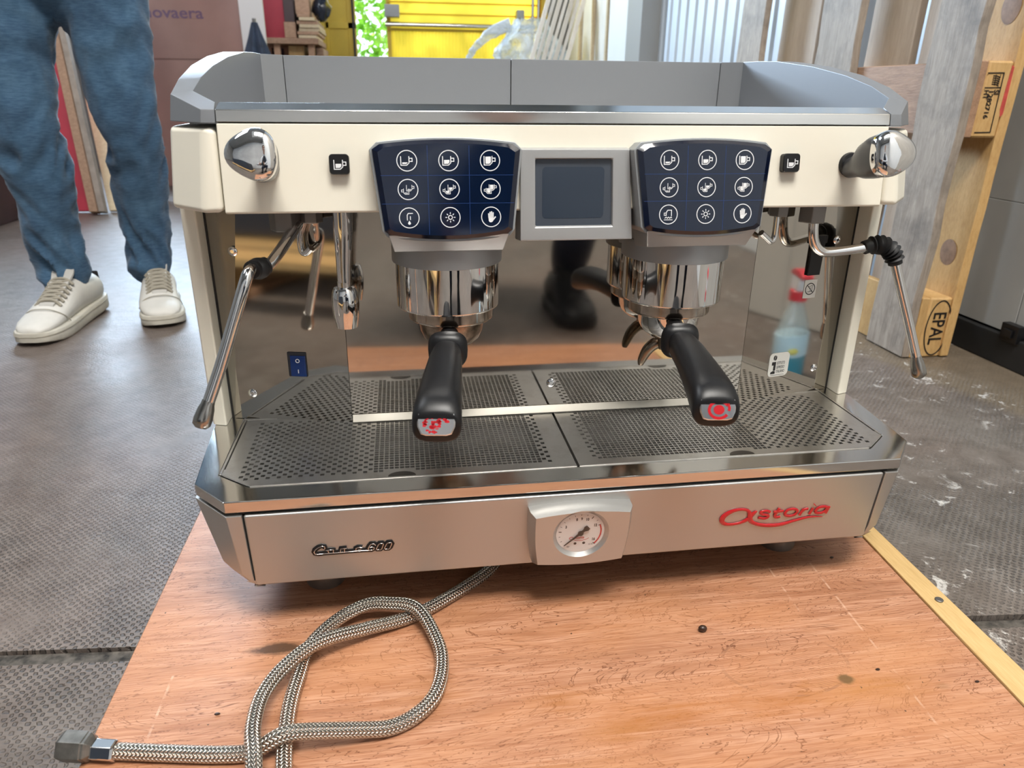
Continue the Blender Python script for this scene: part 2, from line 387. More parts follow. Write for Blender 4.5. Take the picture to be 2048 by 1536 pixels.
def concrete():
    m, t, b = nt('worn_concrete')
    v = coords(t); f = noise(t, v, 3.0, 8, .65, .5); g = noise(t, v, 22, 6, .7); big = noise(t, v, .8, 4, .6)
    c = ramp(t, f, [(.25, (.070,.056,.044)), (.5, (.128,.107,.088)), (.75, (.205,.180,.156))])
    c = mix(t, ramp(t, big, [(.38, (0,0,0)), (.62, (.7,.7,.7))]), c, (.175,.108,.082))
    c = mix(t, ramp(t, noise(t, v, 1.7, 6, .7, 1.2), [(.55, (0,0,0)), (.68, (.6,.6,.6))]), c, (.055,.048,.042))
    c = mix(t, .38, c, ramp(t, g, [(.3, (.045,.04,.035)), (.7, (.25,.23,.21))]))
    tc = N(t, 'ShaderNodeTexCoord'); sp = N(t, 'ShaderNodeSeparateXYZ'); t.links.new(tc.outputs['Object'], sp.inputs[0])
    wob = noise(t, v, 60, 2); X0, Y0 = sp.outputs[0], sp.outputs[1]
    X = mth(t, 'ADD', X0, mth(t, 'MULTIPLY', mth(t, 'SUBTRACT', wob, .5), .012)); Y = mth(t, 'ADD', Y0, mth(t, 'MULTIPLY', mth(t, 'SUBTRACT', g, .5), .010))
    # pressed chequer of small pits, worn away in patches
    k = 6.283/.0105
    pits = mth(t, 'MULTIPLY', mth(t, 'SINE', mth(t, 'MULTIPLY', mth(t, 'ADD', X, mth(t, 'MULTIPLY', Y, .08)), k)), mth(t, 'SINE', mth(t, 'MULTIPLY', mth(t, 'ADD', Y, mth(t, 'MULTIPLY', X, .05)), k)))
    pm = ramp(t, pits, [(.05, (0,0,0)), (.6, (1,1,1))])
    wear = ramp(t, noise(t, v, 2.2, 6, .65), [(.40, (0,0,0)), (.58, (1,1,1))])
    near = mth(t, 'SUBTRACT', 1, mth(t, 'SMOOTH_MIN', mth(t, 'MULTIPLY', mth(t, 'ABSOLUTE', mth(t, 'SUBTRACT', Y, .1)), .75), 1, .4), clamp=True)
    pit = mth(t, 'MULTIPLY', mth(t, 'MULTIPLY', pm, wear), near)
    c = mix(t, mth(t, 'MULTIPLY', pit, .62), c, (.035,.030,.027))
    # brown strip along the right wall with flakes of white paint
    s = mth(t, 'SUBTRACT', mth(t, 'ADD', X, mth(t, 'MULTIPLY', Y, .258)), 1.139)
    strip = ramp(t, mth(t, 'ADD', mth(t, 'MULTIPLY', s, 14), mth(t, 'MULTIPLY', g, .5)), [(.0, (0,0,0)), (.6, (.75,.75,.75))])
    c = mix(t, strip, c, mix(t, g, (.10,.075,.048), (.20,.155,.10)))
    fl = ramp(t, noise(t, coords(t, (1,1,1)), 26, 7, .75, .8), [(.575, (0,0,0)), (.64, (1,1,1))])
    rg = mth(t, 'MULTIPLY', mth(t, 'GREATER_THAN', X, .42), fl)
    patch = ramp(t, noise(t, v, 3.4, 3, .5), [(.44, (0,0,0)), (.54, (1,1,1))])
    c = mix(t, mth(t, 'MULTIPLY', rg, patch), c, (.55,.53,.50))
    t.links.new(c, b.inputs['Base Color'])
    t.links.new(mth(t, 'ADD', mth(t, 'MULTIPLY', f, .25), .36), b.inputs['Roughness'])
    h = mth(t, 'SUBTRACT', mth(t, 'MULTIPLY', g, .5), pit); bump(t, b, h, .8, .004); return m
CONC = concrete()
JOINT = simple('joint_rubble', (.075,.066,.056), 0, .9, var=.9, vscale=70, bmp=1, bscale=90)
CLAD = simple('pale_cladding', (.62,.68,.74), .1, .42, var=.06, vscale=3)
WALLG = simple('grey_wall_panel', (.36,.36,.345), .1, .5, var=.10, vscale=4)
WALLB = simple('beige_wall_panel', (.50,.46,.40), 0, .5, var=.1, vscale=3)
SKIRT = simple('black_skirting', (.012,.012,.012), 0, .6)
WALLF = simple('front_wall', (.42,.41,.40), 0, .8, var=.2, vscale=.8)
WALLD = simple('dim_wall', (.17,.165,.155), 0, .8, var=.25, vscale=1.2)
CEIL = simple('ceiling_sheet', (.27,.27,.265), 0, .8, var=.12, vscale=1)
PILLAR = simple('grey_pillar', (.30,.295,.28), 0, .6)
WHITEP = simple('white_sheet_panel', (.80,.82,.82), 0, .4, var=.03, vscale=3)
CREAMP = simple('cream_panel', (.80,.77,.70), 0, .5, var=.12, vscale=4)
YELLOW = simple('yellow_door_paint', (.66,.46,.05), 0, .45, var=.08, vscale=5)
def yel_translucent():
    m, t, b = nt('yellow_translucent_panel'); out = t.nodes['Material Output']
    b.inputs['Base Color'].default_value = (.88,.70,.05,1); b.inputs['Roughness'].default_value = .4
    tl = N(t, 'ShaderNodeBsdfTranslucent'); tl.inputs[0].default_value = (.95,.74,.08,1); mx = N(t, 'ShaderNodeMixShader'); mx.inputs[0].default_value = .5
    t.links.new(b.outputs[0], mx.inputs[1]); t.links.new(tl.outputs[0], mx.inputs[2]); t.links.new(mx.outputs[0], out.inputs[0]); return m
YELT = yel_translucent()
REDB = simple('red_board_paint', (.42,.022,.045), 0, .5, var=.15, vscale=6)
CARD = simple('mauve_cardboard', (.30,.175,.145), 0, .8, var=.08, vscale=5)
CARDT = simple('mauve_print', (.15,.09,.145), 0, .8)
TIMB = wood('brown_timber', (.22,.12,.07), (.36,.21,.13), (.48,.30,.19), (25,4,40))
TIMBL = wood('pale_timber', (.50,.38,.22), (.62,.49,.31), (.72,.60,.42), (25,4,40))
SLATW = wood('whitewashed_slat', (.66,.55,.43), (.80,.74,.66), (.86,.82,.76), (40,40,4))
PALG = wood('weathered_grey_board', (.19,.15,.115), (.33,.275,.225), (.45,.385,.32), (40,22,2.2), grime=(.13,.11,.095))
PALC = wood('pale_pink_board', (.58,.45,.34), (.70,.57,.45), (.80,.68,.56), (40,22,2.0))
PALO = wood('orange_pine', (.44,.25,.09), (.56,.34,.13), (.62,.41,.18), (14,14,5))
DENIM = None

# ------------------------------------------------------------------ the setting: floor, walls, ceiling, doors
XR, YB, YF, XL, ZC = 1.195, 5.6, -4.5, -4.6, 3.6
ZF = -Z0
fl = MB()
def jy(x): return .0245-.0855*x                      # the slab joint runs a little askew
fl.loft([[(XL-.1, YF-.1, ZF-.25), (XR+.1, YF-.1, ZF-.25), (XR+.1, YF-.1, ZF), (XL-.1, YF-.1, ZF)],
         [(XL-.1, jy(XL)-.011, ZF-.25), (XR+.1, jy(XR)-.011, ZF-.25), (XR+.1, jy(XR)-.011, ZF), (XL-.1, jy(XL)-.011, ZF)]])
fl.loft([[(XL-.1, jy(XL)+.011, ZF-.25), (XR+.1, jy(XR)+.011, ZF-.25), (XR+.1, jy(XR)+.011, ZF), (XL-.1, jy(XL)+.011, ZF)],
         [(XL-.1, YB+.3, ZF-.25), (XR+.1, YB+.3, ZF-.25), (XR+.1, YB+.3, ZF), (XL-.1, YB+.3, ZF)]])
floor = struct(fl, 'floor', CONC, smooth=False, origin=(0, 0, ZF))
jt = MB(); jt.loft([[(XL, jy(XL)-.011, ZF-.2), (XL, jy(XL)+.011, ZF-.2), (XL, jy(XL)+.011, ZF-.003), (XL, jy(XL)-.011, ZF-.003)],
                    [(XR, jy(XR)-.011, ZF-.2), (XR, jy(XR)+.011, ZF-.2), (XR, jy(XR)+.011, ZF-.003), (XR, jy(XR)-.011, ZF-.003)]])
jt.build('slab_joint', JOINT, floor)
# right wall: smooth grey panels close by, ribbed pale cladding further back
wr = MB(); wr.box((XR+.03, YF, ZF), (XR+.15, YB, ZC))
wall_right = struct(wr, 'wall_right', WALLG, smooth=False)
y = -4.4
while y < 1.08:
    y1 = min(y+.185, 1.09); MB().box((XR, y+.0012, ZF+(.075 if y > .40 else .004)), (XR+.03, y1-.0012, .1375)).build('wall_panel', WALLG if y > .40 else WALLB if y > -1.25 else WHITEP, wall_right, bevel=.001, seg=1)
    MB().box((XR, y+.0012, .1385), (XR+.03, y1-.0012, ZC)).build('wall_panel', WALLG if y > .40 else WALLB if y > -1.25 else WHITEP, wall_right, bevel=.001, seg=1); y = y1
MB().box((XR-.012, .45, ZF), (XR+.03, 1.09, ZF+.07)).build('skirting', SKIRT, wall_right, bevel=.004)
sk = MB(); sk.box((XR-.02, .745, -.158), (XR, .795, -.118)); sk.box((XR-.026, .757, -.147), (XR-.02, .783, -.129)); sk.build('socket_box', BLACK, wall_right, bevel=.002)
y = 1.09
while y < 3.34:
    pts = [(XR+.03, y), (XR+.012, y), (XR+.012, y+.055), (XR+.002, y+.064), (XR+.002, y+.102), (XR+.012, y+.111), (XR+.03, y+.111)]
    MB().prism(pts, ZF, ZC).build('cladding_rib', CLAD, wall_right, smooth=False); y += .111
MB().box((XR-.10, 3.40, ZF), (XR+.03, 3.66, ZC)).build('pillar', PILLAR, wall_right, bevel=.006)
MB().box((XR-.03, 3.70, ZF), (XR+.03, 4.28, 1.9)).build('white_wall_panel', WHITEP, wall_right, bevel=.004)
for a, b_ in ((4.31, 4.66), (4.68, 5.02), (5.04, 5.5)):
    MB().box((XR-.02, a, ZF), (XR+.03, b_, 1.7)).build('cream_wall_panel', CREAMP, wall_right, bevel=.004)
    MB().box((XR-.04, a-.012, ZF), (XR+.0, a+.018, 1.72)).build('panel_batten', TIMBL, wall_right)
# back wall with the yellow double door
DX0, DX1, DZ = -.72, 1.02, 2.3
wb = MB(); wb.box((XL, YB, ZF), (DX0, YB+.2, 1.15)); wb.box((XL, YB, 2.55), (DX0, YB+.2, ZC)); wb.box((XL, YB, 1.15), (-2.85, YB+.2, 2.55)); wb.box((-.66-.09, YB, 1.15), (DX0, YB+.2, 2.55))
wb.box((DX0, YB, DZ), (DX1, YB+.2, ZC)); wb.box((DX1, YB, ZF), (XR+.15, YB+.2, ZC))
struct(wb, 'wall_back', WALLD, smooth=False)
wn = thing('window_1', (-1.8, YB, 1.15), None, None); tag(wn, kind='structure')
for a, b_ in ((-2.85,-2.79), (-1.83,-1.77), (-.81,-.75)): MB().box((a, YB-.02, 1.15), (b_, YB+.06, 2.55)).build('window_frame', RAILGREY, wn)
for a in (1.15, 1.83, 2.49): MB().box((-2.85, YB-.02, a), (-.75, YB+.06, a+.06)).build('window_frame', RAILGREY, wn)
MB().box((-2.8, YB+.02, 1.2), (-.8, YB+.03, 2.5)).build('pane', simple('milky_pane', (.7,.75,.8), 0, .5), wn)
d1 = thing('door_1', (.15, YB, ZF), None, None); tag(d1, kind='structure')
MB().box((DX0, YB-.04, ZF), (DX0+.05, YB+.12, DZ)).build('door_frame', YELLOW, d1)
MB().box((DX1-.05, YB-.04, ZF), (DX1, YB+.12, DZ)).build('door_frame', YELLOW, d1)
MB().box((DX0, YB-.04, DZ-.05), (DX1, YB+.12, DZ)).build('door_frame', YELLOW, d1)
lf = MB(); lf.box((-.67, YB, ZF+.02), (-.645, YB+.045, DZ-.06)); lf.box((-.505, YB, ZF+.02), (-.445, YB+.045, DZ-.06)); lf.box((-.67, YB, .80), (-.445, YB+.045, .845)); lf.box((-.67, YB+.012, ZF+.02), (-.445, YB+.032, DZ-.06))
left_leaf = lf.build('door_leaf', YELLOW, d1, bevel=.003)
MB().box((-.47, YB-.03, .3), (-.455, YB, 1.2)).build('edge_seal', DARK, left_leaf)
rl = MB(); rl.box((-.215, YB, ZF+.02), (-.185, YB+.04, DZ-.06)); rl.box((.94, YB, ZF+.02), (.97, YB+.04, DZ-.06)); rl.box((-.185, YB, .795), (.94, YB+.02, .815)); rl.box((-.185, YB, DZ-.1), (.94, YB+.04, DZ-.06)); right_leaf = rl.build('door_leaf', YELLOW, d1, bevel=.003)
sh_ = MB(); pr_ = []
x = -.185
while x < .93:
    pr_ += [(x, YB+.010), (x+.016, YB+.010), (x+.018, YB+.018), (x+.024, YB+.018)]; x += .026
sh_.loft([[(a_, b_, ZF+.03) for a_, b_ in pr_], [(a_, b_, .795) for a_, b_ in pr_]], False, False, False); sh_.build('ribbed_panel', YELT, right_leaf, smooth=False)
sh_ = MB(); sh_.add([(-.185, YB+.012, .815), (.94, YB+.012, .815), (.94, YB+.012, DZ-.1), (-.185, YB+.012, DZ-.1)], [(0,1,2,3)]); sh_.build('plain_panel', YELT, right_leaf, smooth=False)
for z in (.905, .985): MB().box((-.2, YB-.012, z), (.96, YB, z+.012)).build('door_rail', YELT, right_leaf)
MB().tube([(-.225, YB-.07, .832), (.92, YB-.07, .832)], .018, 12).build('push_bar', STEEL, right_leaf)
for x in (-.17, .80): MB().box((x-.055 if x < 0 else x-.03, YB-.10, .88), (x+.055 if x < 0 else x+.03, YB, .965 if x < 0 else .95)).build('latch_box', RAILGREY, right_leaf, bevel=.006)
for x in (.90, .945): MB().tube([(x, YB-.05, .2), (x, YB-.05, 2.0)], .012, 10).build('bolt_rod', STEEL, right_leaf)
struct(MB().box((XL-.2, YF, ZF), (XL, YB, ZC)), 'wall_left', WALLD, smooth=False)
struct(MB().box((XL, YF-.2, ZF), (XR+.15, YF, ZC)), 'wall_front', WALLF, smooth=False)
ce = MB(); ce.box((XL, YF, ZC), (XR+.15, -2.7, ZC+.1)); ce.box((XL, -.3, ZC), (XR+.15, YB, ZC+.1)); ce.box((XL, -2.7, ZC), (-1.05, -.3, ZC+.1)); 
ceiling = struct(ce, 'ceiling', CEIL, smooth=False)
MB().box((-2.9, 0, ZC-.006), (-1.7, 2.6, ZC)).build('ceiling_pane', simple('milky_fill_pane', (.8,.82,.82), 0, .4), ceiling)  # pane added only to go with the side fill light
MB().box((-1.05, -2.7, ZC), (XR+.15, -.3, ZC+.02)).build('ceiling_pane', simple('milky_skylight', (.8,.82,.82), 0, .4), ceiling)
for yy in (-3.6, .6, 2.6, 4.4): MB().box((XL, yy-.06, ZC-.22), (XR, yy+.06, ZC)).build('roof_beam', GREYM, ceiling)
# outside the door: ground and a hedge
struct(MB().box((-6, YB+.3, ZF-.3), (6, YB+8, ZF-.02)), 'ground', simple('gravel', (.30,.29,.25), 0, .9, var=.3, vscale=8), smooth=False)
hb = MB(); rnd = random.Random(3)
for i in range(5200):
    c = Vector((rnd.uniform(-1.9, -.05), YB+1.3+rnd.random()*1.0, ZF+rnd.random()**.8*2.6)); a = Vector((rnd.gauss(0,1), rnd.gauss(0,1), rnd.gauss(0,1))).normalized(); b_ = a.cross(Vector((rnd.gauss(0,1), rnd.gauss(0,1), rnd.gauss(0,1)))).normalized()
    s = rnd.uniform(.03, .075); hb.add([c-a*s, c+b_*s*.45, c+a*s, c-b_*s*.45], [(0,1,2,3)])
def leafm():
    m, t, b = nt('hedge_leaves'); out = t.nodes['Material Output']; f = noise(t, coords(t), 5, 3)
    cc = ramp(t, f, [(.3, (.10,.34,.03)), (.55, (.30,.62,.07)), (.75, (.55,.80,.22))]); t.links.new(cc, b.inputs['Base Color'])
    tl = N(t, 'ShaderNodeBsdfTranslucent'); t.links.new(cc, tl.inputs[0]); mx = N(t, 'ShaderNodeMixShader'); mx.inputs[0].default_value = .5
    t.links.new(b.outputs[0], mx.inputs[1]); t.links.new(tl.outputs[0], mx.inputs[2]); t.links.new(mx.outputs[0], out.inputs[0]); return m
tag(hb.build('hedge', leafm(), smooth=False), 'bright green sunlit hedge seen through the gap of the yellow door', 'hedge', kind='stuff')

# ------------------------------------------------------------------ the espresso machine (x right, y back, z = 0 at the tray top)
mc = thing('espresso_machine', (0, .25, -.154), 'large cream and silver two group espresso machine standing on the plywood board', 'espresso machine')
def both(mb, name, mat, **k):                        # the part and its mirror image
    o = mirror_o = None
    m2 = mb.mirror(); o = mb.build(name, mat, mc, **k); mirror_o = m2.build(name, mat, mc, **k); return o, mirror_o

# base: silver front panel and bevelled corner covers
bp = MB(); bp.prof_x([(-.0005,-.0155), (.0094,-.101), (.03,-.101), (.03,-.0155)], -.3248, .3248)
base_panel = bp.build('base_panel', SILVER, mc, bevel=.0022, seg=3)
cc = MB()
def corner_ring(z, t):                               # t 0 top .. 1 bottom
    def L(a, b): return a+(b-a)*t
    return [(L(.3262,.3258), L(-.0005,.0094), z), (L(.3405,.3345), L(-.0005,.0094), z), (L(.3772,.3540), L(.0408,.0310), z), (L(.386,.362), L(.17,.17), z), (L(.386,.362), .50, z), (L(.3262,.3258), .50, z)]
rings = [corner_ring(-.0155, 0), corner_ring(-.055, .46), corner_ring(-.085, .80)]
lastr = corner_ring(-.097, 1.0); rings.append([(x-(.004 if x > .33 else 0), yy+(.002 if yy < .05 else 0), z) for x, yy, z in lastr])
rings.append([(x-(.016 if x > .33 else 0), yy+(.010 if .02 < yy < .1 else .004 if yy < .02 else 0), -.104) for x, yy, z in lastr])
cc.loft(rings); both(cc, 'base_corner_cover', SILVER, bevel=.0018, seg=2)
MB().box((-.32, .03, -.100), (.32, .50, -.02)).build('base_body', GREYM, mc)
MB().box((-.33, .004, -.0155), (.33, .03, -.0118)).build('shadow_gap', DARK, mc)

# tray rim: polished plate with an opening for the grates
outer = [(-.341,0),(.341,0),(.3752,.0385),(.386,.165),(.386,.215),(-.386,.215),(-.386,.165),(-.3752,.0385)]
inner = [(-.3226,.0262),(.3226,.0262),(.3556,.054),(.3565,.165),(.3565,.190),(-.3565,.190),(-.3565,.165),(-.3556,.054)]
rm = MB(); vs = []
for z in (0, -.0118):
    vs += [(x, yy, z) for x, yy in outer]+[(x, yy, z) for x, yy in inner]
fs = []
for i in range(8):
    j = (i+1) % 8
    fs += [(i, j, 8+j, 8+i), (16+j, 16+i, 24+i, 24+j), (i, 16+i, 16+j, j), (8+i, 8+j, 24+j, 24+i)]
rm.add(vs, fs); tray_rim = rm.build('tray_rim', STEEL, mc, bevel=.0012, seg=2)
MB().prism(inner, -.035, -.033).build('drain_pan', simple('wet_pan', (.012,.011,.010), 0, .5), mc)
MB().prism([(-.32,.03),(.32,.03),(.32,.19),(-.32,.19)], -.0365, -.0355).build('pan_bottom', DARK, mc)

# drip grates: plates pierced with square holes, chequered at the ends and a dense mesh in the middle
def grate(sgn):
    c = .0052; x0 = .0032; th = .0014; top = .0008; mb = MB()
    nx = 68; ny = 30; ys = .0278
    def solid(ix, iy):
        x = x0+ix*c; yy = ys+iy*c
        if sgn < 0:
            lim0, lim1, d0, d1 = .0204, .335, .033, .204
        else:
            lim0, lim1, d0, d1 = .0140, .331, .026, .2085
            d0 = .026+.002*0
        if iy < 2 or iy > 27 or x < lim0 or x+c > lim1+.004: return 1
        if abs(x-.177) < .016 and iy < 3: return 1
        if d0 < x < d1: return 0
        return 2 if (ix+iy) % 2 else 0
    for ix in range(nx):
        for iy in range(ny):
            xa = x0+ix*c; xb = xa+c; ya = ys+iy*c; yb = ya+c
            if xb > .3545: continue
            cut = .3226+(ya-.0262)*1.187
            if xb > cut: continue
            k = solid(ix, iy); X = lambda q: sgn*q
            if k: mb.add([(X(xa),ya,top),(X(xb),ya,top),(X(xb),yb,top),(X(xa),yb,top)], [(0,1,2,3)])
            else:
                g = .00058; z2 = top-.0012
                o = [(xa,ya),(xb,ya),(xb,yb),(xa,yb)]; n_ = [(xa+g,ya+g),(xb-g,ya+g),(xb-g,yb-g),(xa+g,yb-g)]
                vs = [(X(a),b_,top) for a, b_ in o]+[(X(a),b_,top) for a, b_ in n_]+[(X(a),b_,z2) for a, b_ in n_]
                mb.add(vs, [(i,(i+1)%4,4+(i+1)%4,4+i) for i in range(4)]+[(4+i,4+(i+1)%4,8+(i+1)%4,8+i) for i in range(4)])
    # border: bright front lip, ends and the back edge with the corner cut
    W_ = lambda pts: [(sgn*a, b_) for a, b_ in pts]
    mb.prism(W_([(x0,.0264),(.3215,.0264),(.3235,.0279),(x0,.0279)]), -.004, .0012)
    mb.prism(W_([(.3215,.0264),(.3545,.0545),(.3545,.056),(.3515,.0545),(.320,.0279)]), -.004, .0012)
    mb.prism(W_([(.3530,.0545),(.3552,.0545),(.3552,.1865),(.3530,.1865)]), -.004, .0012)
    mb.prism(W_([(x0,.1830),(.355,.1830),(.355,.187),(x0,.187)]), -.004, .0010)
    mb.prism(W_([(.0014,.0264),(x0,.0264),(x0,.187),(.0014,.187)]), -.006, .0009)
    # fill the sloping corner between the cells and the rim
    for iy in range(7):
        ya = ys+iy*c; yb = ya+c; ca = .3226+(ya-.0262)*1.187
        kx = x0+c*math.floor((ca-x0)/c+1e-6); kx = min(kx, x0+c*67)
        e0 = min(.354, ca); e1 = min(.354, .3226+(yb-.0262)*1.187)
        mb.add([(sgn*kx,ya,top),(sgn*e0,ya,top),(sgn*e1,yb,top),(sgn*kx,yb,top)], [(0,1,2,3)])
    return mb.build('drip_grate', BRUSH, mc, smooth=False)
for sgn in (-1, 1):
    g = grate(sgn)
    gx = sgn*.1775
    MB().prism(circ(gx, .0285, .0135, 16, 0, 180, .0085), .0010, .0014).build('finger_notch', simple('notch_shade', (.10,.09,.08), .9, .35), g)

# stainless splash panels, columns and chassis
def splash(pts, z0, z1, n=1): return MB().prism(pts, z0, z1)
splash([(-.2325,.1650),(.2325,.1650),(.2325,.1675),(-.2325,.1675)], .0005, .250).build('back_panel', MIRROR, mc, smooth=False)
fgm = MB().prof_x([(.1580,.0012),(.1590,.0012),(.1642,.0082),(.1649,.0095),(.1640,.0095),(.1580,.0026)], -.2320, .2320); fgm.build('panel_flange', simple('dull_flange', (.215,.205,.18), 1, .42),  mc, bevel=.0003, seg=1)
sp_l = MB().loft([[(.2330,.1652,z),(xo,.1652+(xo-.2330)*.2065,z),(xo-.0004,.1668+(xo-.2330)*.2065,z),(.2327,.1668,z)] for z, xo in ((.0005,.3670),(.250,.3350))])
side_panels = both(sp_l, 'side_splash_panel', MIRROR, smooth=False)
both(MB().prism([(.3250,.1867),(.3690,.1958),(.3690,.202),(.3250,.193)], -.001, .250), 'steel_jamb', JAMB, bevel=.0008)
both(MB().prism([(.3692,.1962),(.3715,.1962),(.3715,.22),(.3692,.22)], -.001, .250), 'dark_gap', DARK, smooth=False)
both(MB().prism([(.3712,.2030),(.3722,.1735),(.3735,.1722),(.3868,.1765),(.3888,.180),(.3888,.505),(.3712,.505)], .0002, .250), 'cream_column', CREAM, bevel=.0012)
MB().prism([(-.370,.22),(.370,.22),(.370,.515),(-.370,.515)], -.02, .249).build('rear_body', GREYM, mc, smooth=False)
both(MB().prism([(.372,.176),(.388,.182),(.388,.19),(.372,.19)], .0001, .010), 'column_foot', CREAM, bevel=.0008)
def screw(c, nrm, r=.0042):
    mb = MB(); mb.lathe([(r*1.25,0),(r*1.25,.0006),(r,.0016),(r*.55,.0022),(r*.5,.0012),(.0001,.0012)], c, nrm, 16); return mb
sn = Vector((.206, -.9785, 0))
for sx in (-1, 1):
    par = side_panels[0] if sx > 0 else side_panels[1]
    nn = Vector((sn.x*sx, sn.y, 0))
    for x, z in ((.345,.194), (.3435,.032)):
        yy = .1652+(x-.2330)*.2065; screw((sx*x, yy, z), nn).build('screw', CHROME, par)
screw((-.0018, .165, .037), (0,-1,0), .0046).build('screw', CHROME, mc)
# small things on the right mirror: rubber stop, warning sticker, institute sticker; rocker switch on the left one
def panel_fr(sx, x, z):
    return Fr((sx*x, .1652+(x-.2330)*.2065-.0002, z), (sx*.9785*sx, sx*.2065 if sx > 0 else -.2065, 0), (0,0,1), (sn.x*sx, sn.y, 0))
f = panel_fr(1, .3165, .1775); f.u = Vector((.9785, .2060, 0))
mb = MB(); poly(mb, f, [(-.0095,-.0235),(.0085,-.0235),(.0095,.014),(.0120,.0145),(.0120,.0235),(-.0125,.0235),(-.0125,.0145),(-.0095,.014)], .003); mb.build('rubber_stop', RUBBER, side_panels[0], bevel=.0006)
f = panel_fr(1, .3166, .1368); f.u = Vector((.9785, .2060, 0))
mb = MB(); poly(mb, f, rrect(.0185,.0225,.0006,2), .0002); wst = mb.build('warning_sticker', STICK, side_panels[0], smooth=False)
f2 = Fr(f.P(0,0,.0002), f.u, f.v, f.n); mb = MB(); ribbon(mb, f2, circ(0,0,.0068,28), .0011, .0001, True); ribbon(mb, f2, [(-.0048,.0048),(.0048,-.0048)], .0009, .0001)
ribbon(mb, f2, [(-.002,.003),(.003,.004),(.003,-.002),(-.001,-.002)], .0005, .0001); ribbon(mb, f2, [(-.0035,-.0035),(.003,-.0035)], .0006, .0001); ribbon(mb, f2, [(-.001,.001),(.002,.001)], .0005, .0001)
mb.build('warning_symbol', INK, side_panels[0], smooth=False)
f = panel_fr(1, .2878, .0432); f.u = Vector((.9785, .2060, 0)); f.v = Vector((0.0,0,1))
mb = MB(); poly(mb, f, rrect(.0300,.0310,.0055,5), .0003); mb.build('institute_sticker', STICK, side_panels[0], smooth=False)
f2 = Fr(f.P(0,0,.0003), f.u, f.v, f.n); mb = MB()
poly(mb, f2, [(-.0105,.0040),(-.0045,.0040),(-.0045,-.0075),(-.0078,-.0075),(-.0078,-.0004),(-.0105,-.0004)], .0001)
poly(mb, f2, [(-.0112,-.0118),(-.0045,-.0118),(-.0045,-.0084),(-.0075,-.0078),(-.0110,-.0092)], .0001)
for a0 in (70, 250): poly(mb, f2, [(-.0066+.0026*math.cos(R(a0+180*i/10))*.85+(.0003 if a0 > 100 else -.0003), .0092+.0034*math.sin(R(a0+180*i/10))) for i in range(11)], .0001)
for k, s in enumerate(('ISTITUTO','ESPRESSO','ITALIANO')): text(mb, s, .0054, f2, -.0030, .0002-k*.0054, .0001, .00006, 0, .52)
ribbon(mb, f2, [(-.0105,-.0136),(.0095,-.0136)], .0005, .0001)
mb.build('sticker_print', INK, side_panels[0], smooth=False)
f = panel_fr(-1, .2888, .0688); f.u = Vector((.9785, -.2060, 0))
mb = MB(); poly(mb, f, rrect(.0215,.0290,.001,2), .0008); rs = mb.build('rocker_switch', simple('switch_frame', (.02,.022,.03), 0, .4), side_panels[1], bevel=.0003)
mb = MB(); fr_ = Fr(f.P(.001,-.001,.0008), f.u, f.v, f.n)
mb.loft([[fr_.P(-.0088,-.0125,0), fr_.P(.0088,-.0125,0), fr_.P(.0088,.0115,0), fr_.P(-.0088,.0115,0)], [fr_.P(-.0082,-.0120,.003), fr_.P(.0082,-.0120,.003), fr_.P(.0082,.0110,.0012), fr_.P(-.0082,.0110,.0012)]])
mb.build('rocker', BLUEP, side_panels[1], bevel=.0003)
mb = MB(); f3 = Fr(fr_.P(0,0,.0024), f.u, f.v, f.n); ribbon(mb, f3, circ(.0005,.0062,.0020,16), .0007, .0005, True); ribbon(mb, f3, [(.0005,-.0040),(.0005,-.0082)], .0008, .0008); mb.build('rocker_print', PRINT, side_panels[1], smooth=False)

# upper body: cream front panel and side covers
up_ = MB(); up_.prof_x([(.1024,.3250),(.0925,.2480),(.0945,.2466),(.120,.2466),(.120,.3250)], -.3254, .3254)
front_panel = up_.build('front_panel', CREAM, mc, bevel=.0014, seg=3)
MB().box((-.326,.118,.2485), (.326,.515,.322)).build('upper_body', GREYM, mc, smooth=False)
MB().box((-.355,.120,.2480), (.355,.200,.2500)).build('underside', GREYM, mc, smooth=False)
sc_ = MB(); sc_.loft([[(.3268,.0925,.2480),(.3447,.0931,.2472),(.3826,.1346,.2469),(.3895,.30,.2469),(.3895,.51,.2469),(.3268,.51,.2475)],
                      [(.3268,.1020,.3205),(.3380,.1036,.3222),(.3762,.1425,.3210),(.3835,.30,.3210),(.3835,.51,.3210),(.3268,.51,.3222)]])
both(sc_, 'side_cover', CREAM, bevel=.0055, seg=4)
MB().box((-.324,.106,.3225), (.324,.118,.3262)).build('shadow_gap', DARK, mc)

# cup rail: chrome front bar, grey corner and side guards, back guard
fb = MB(); fb.prof_x([(.1017,.3258),(.1040,.3364),(.1218,.3423),(.1238,.3400),(.1238,.3258)], -.3252, .3252)
fb.build('front_rail', STEEL, mc, bevel=.0009, seg=2)
st = [(.147,.3485,.1530,.3515),(.181,.3620,.1865,.3634),(.235,.3757,.240,.3757),(.306,.3870,.313,.3872),(.390,.3955,.405,.3965),(.460,.3985,.460,.3985),(.506,.3990,.504,.3990)]
gd = MB()
rings = [[(.3741,.1413,.3250),(.3719,.1468,.3485),(.3531,.1530,.3515),(.3531,.1530,.3250)]]
for yo, zo, yi, zi in st[1:]:
    k = (yo-.147)/.36; rings.append([(.3741,yo,.3250),(.3719-.002*k,yo,zo),(.3531-.0076*k,yi,zi),(.3531-.0076*k,yi,.3250)])
gd.loft(rings, cap0=False)
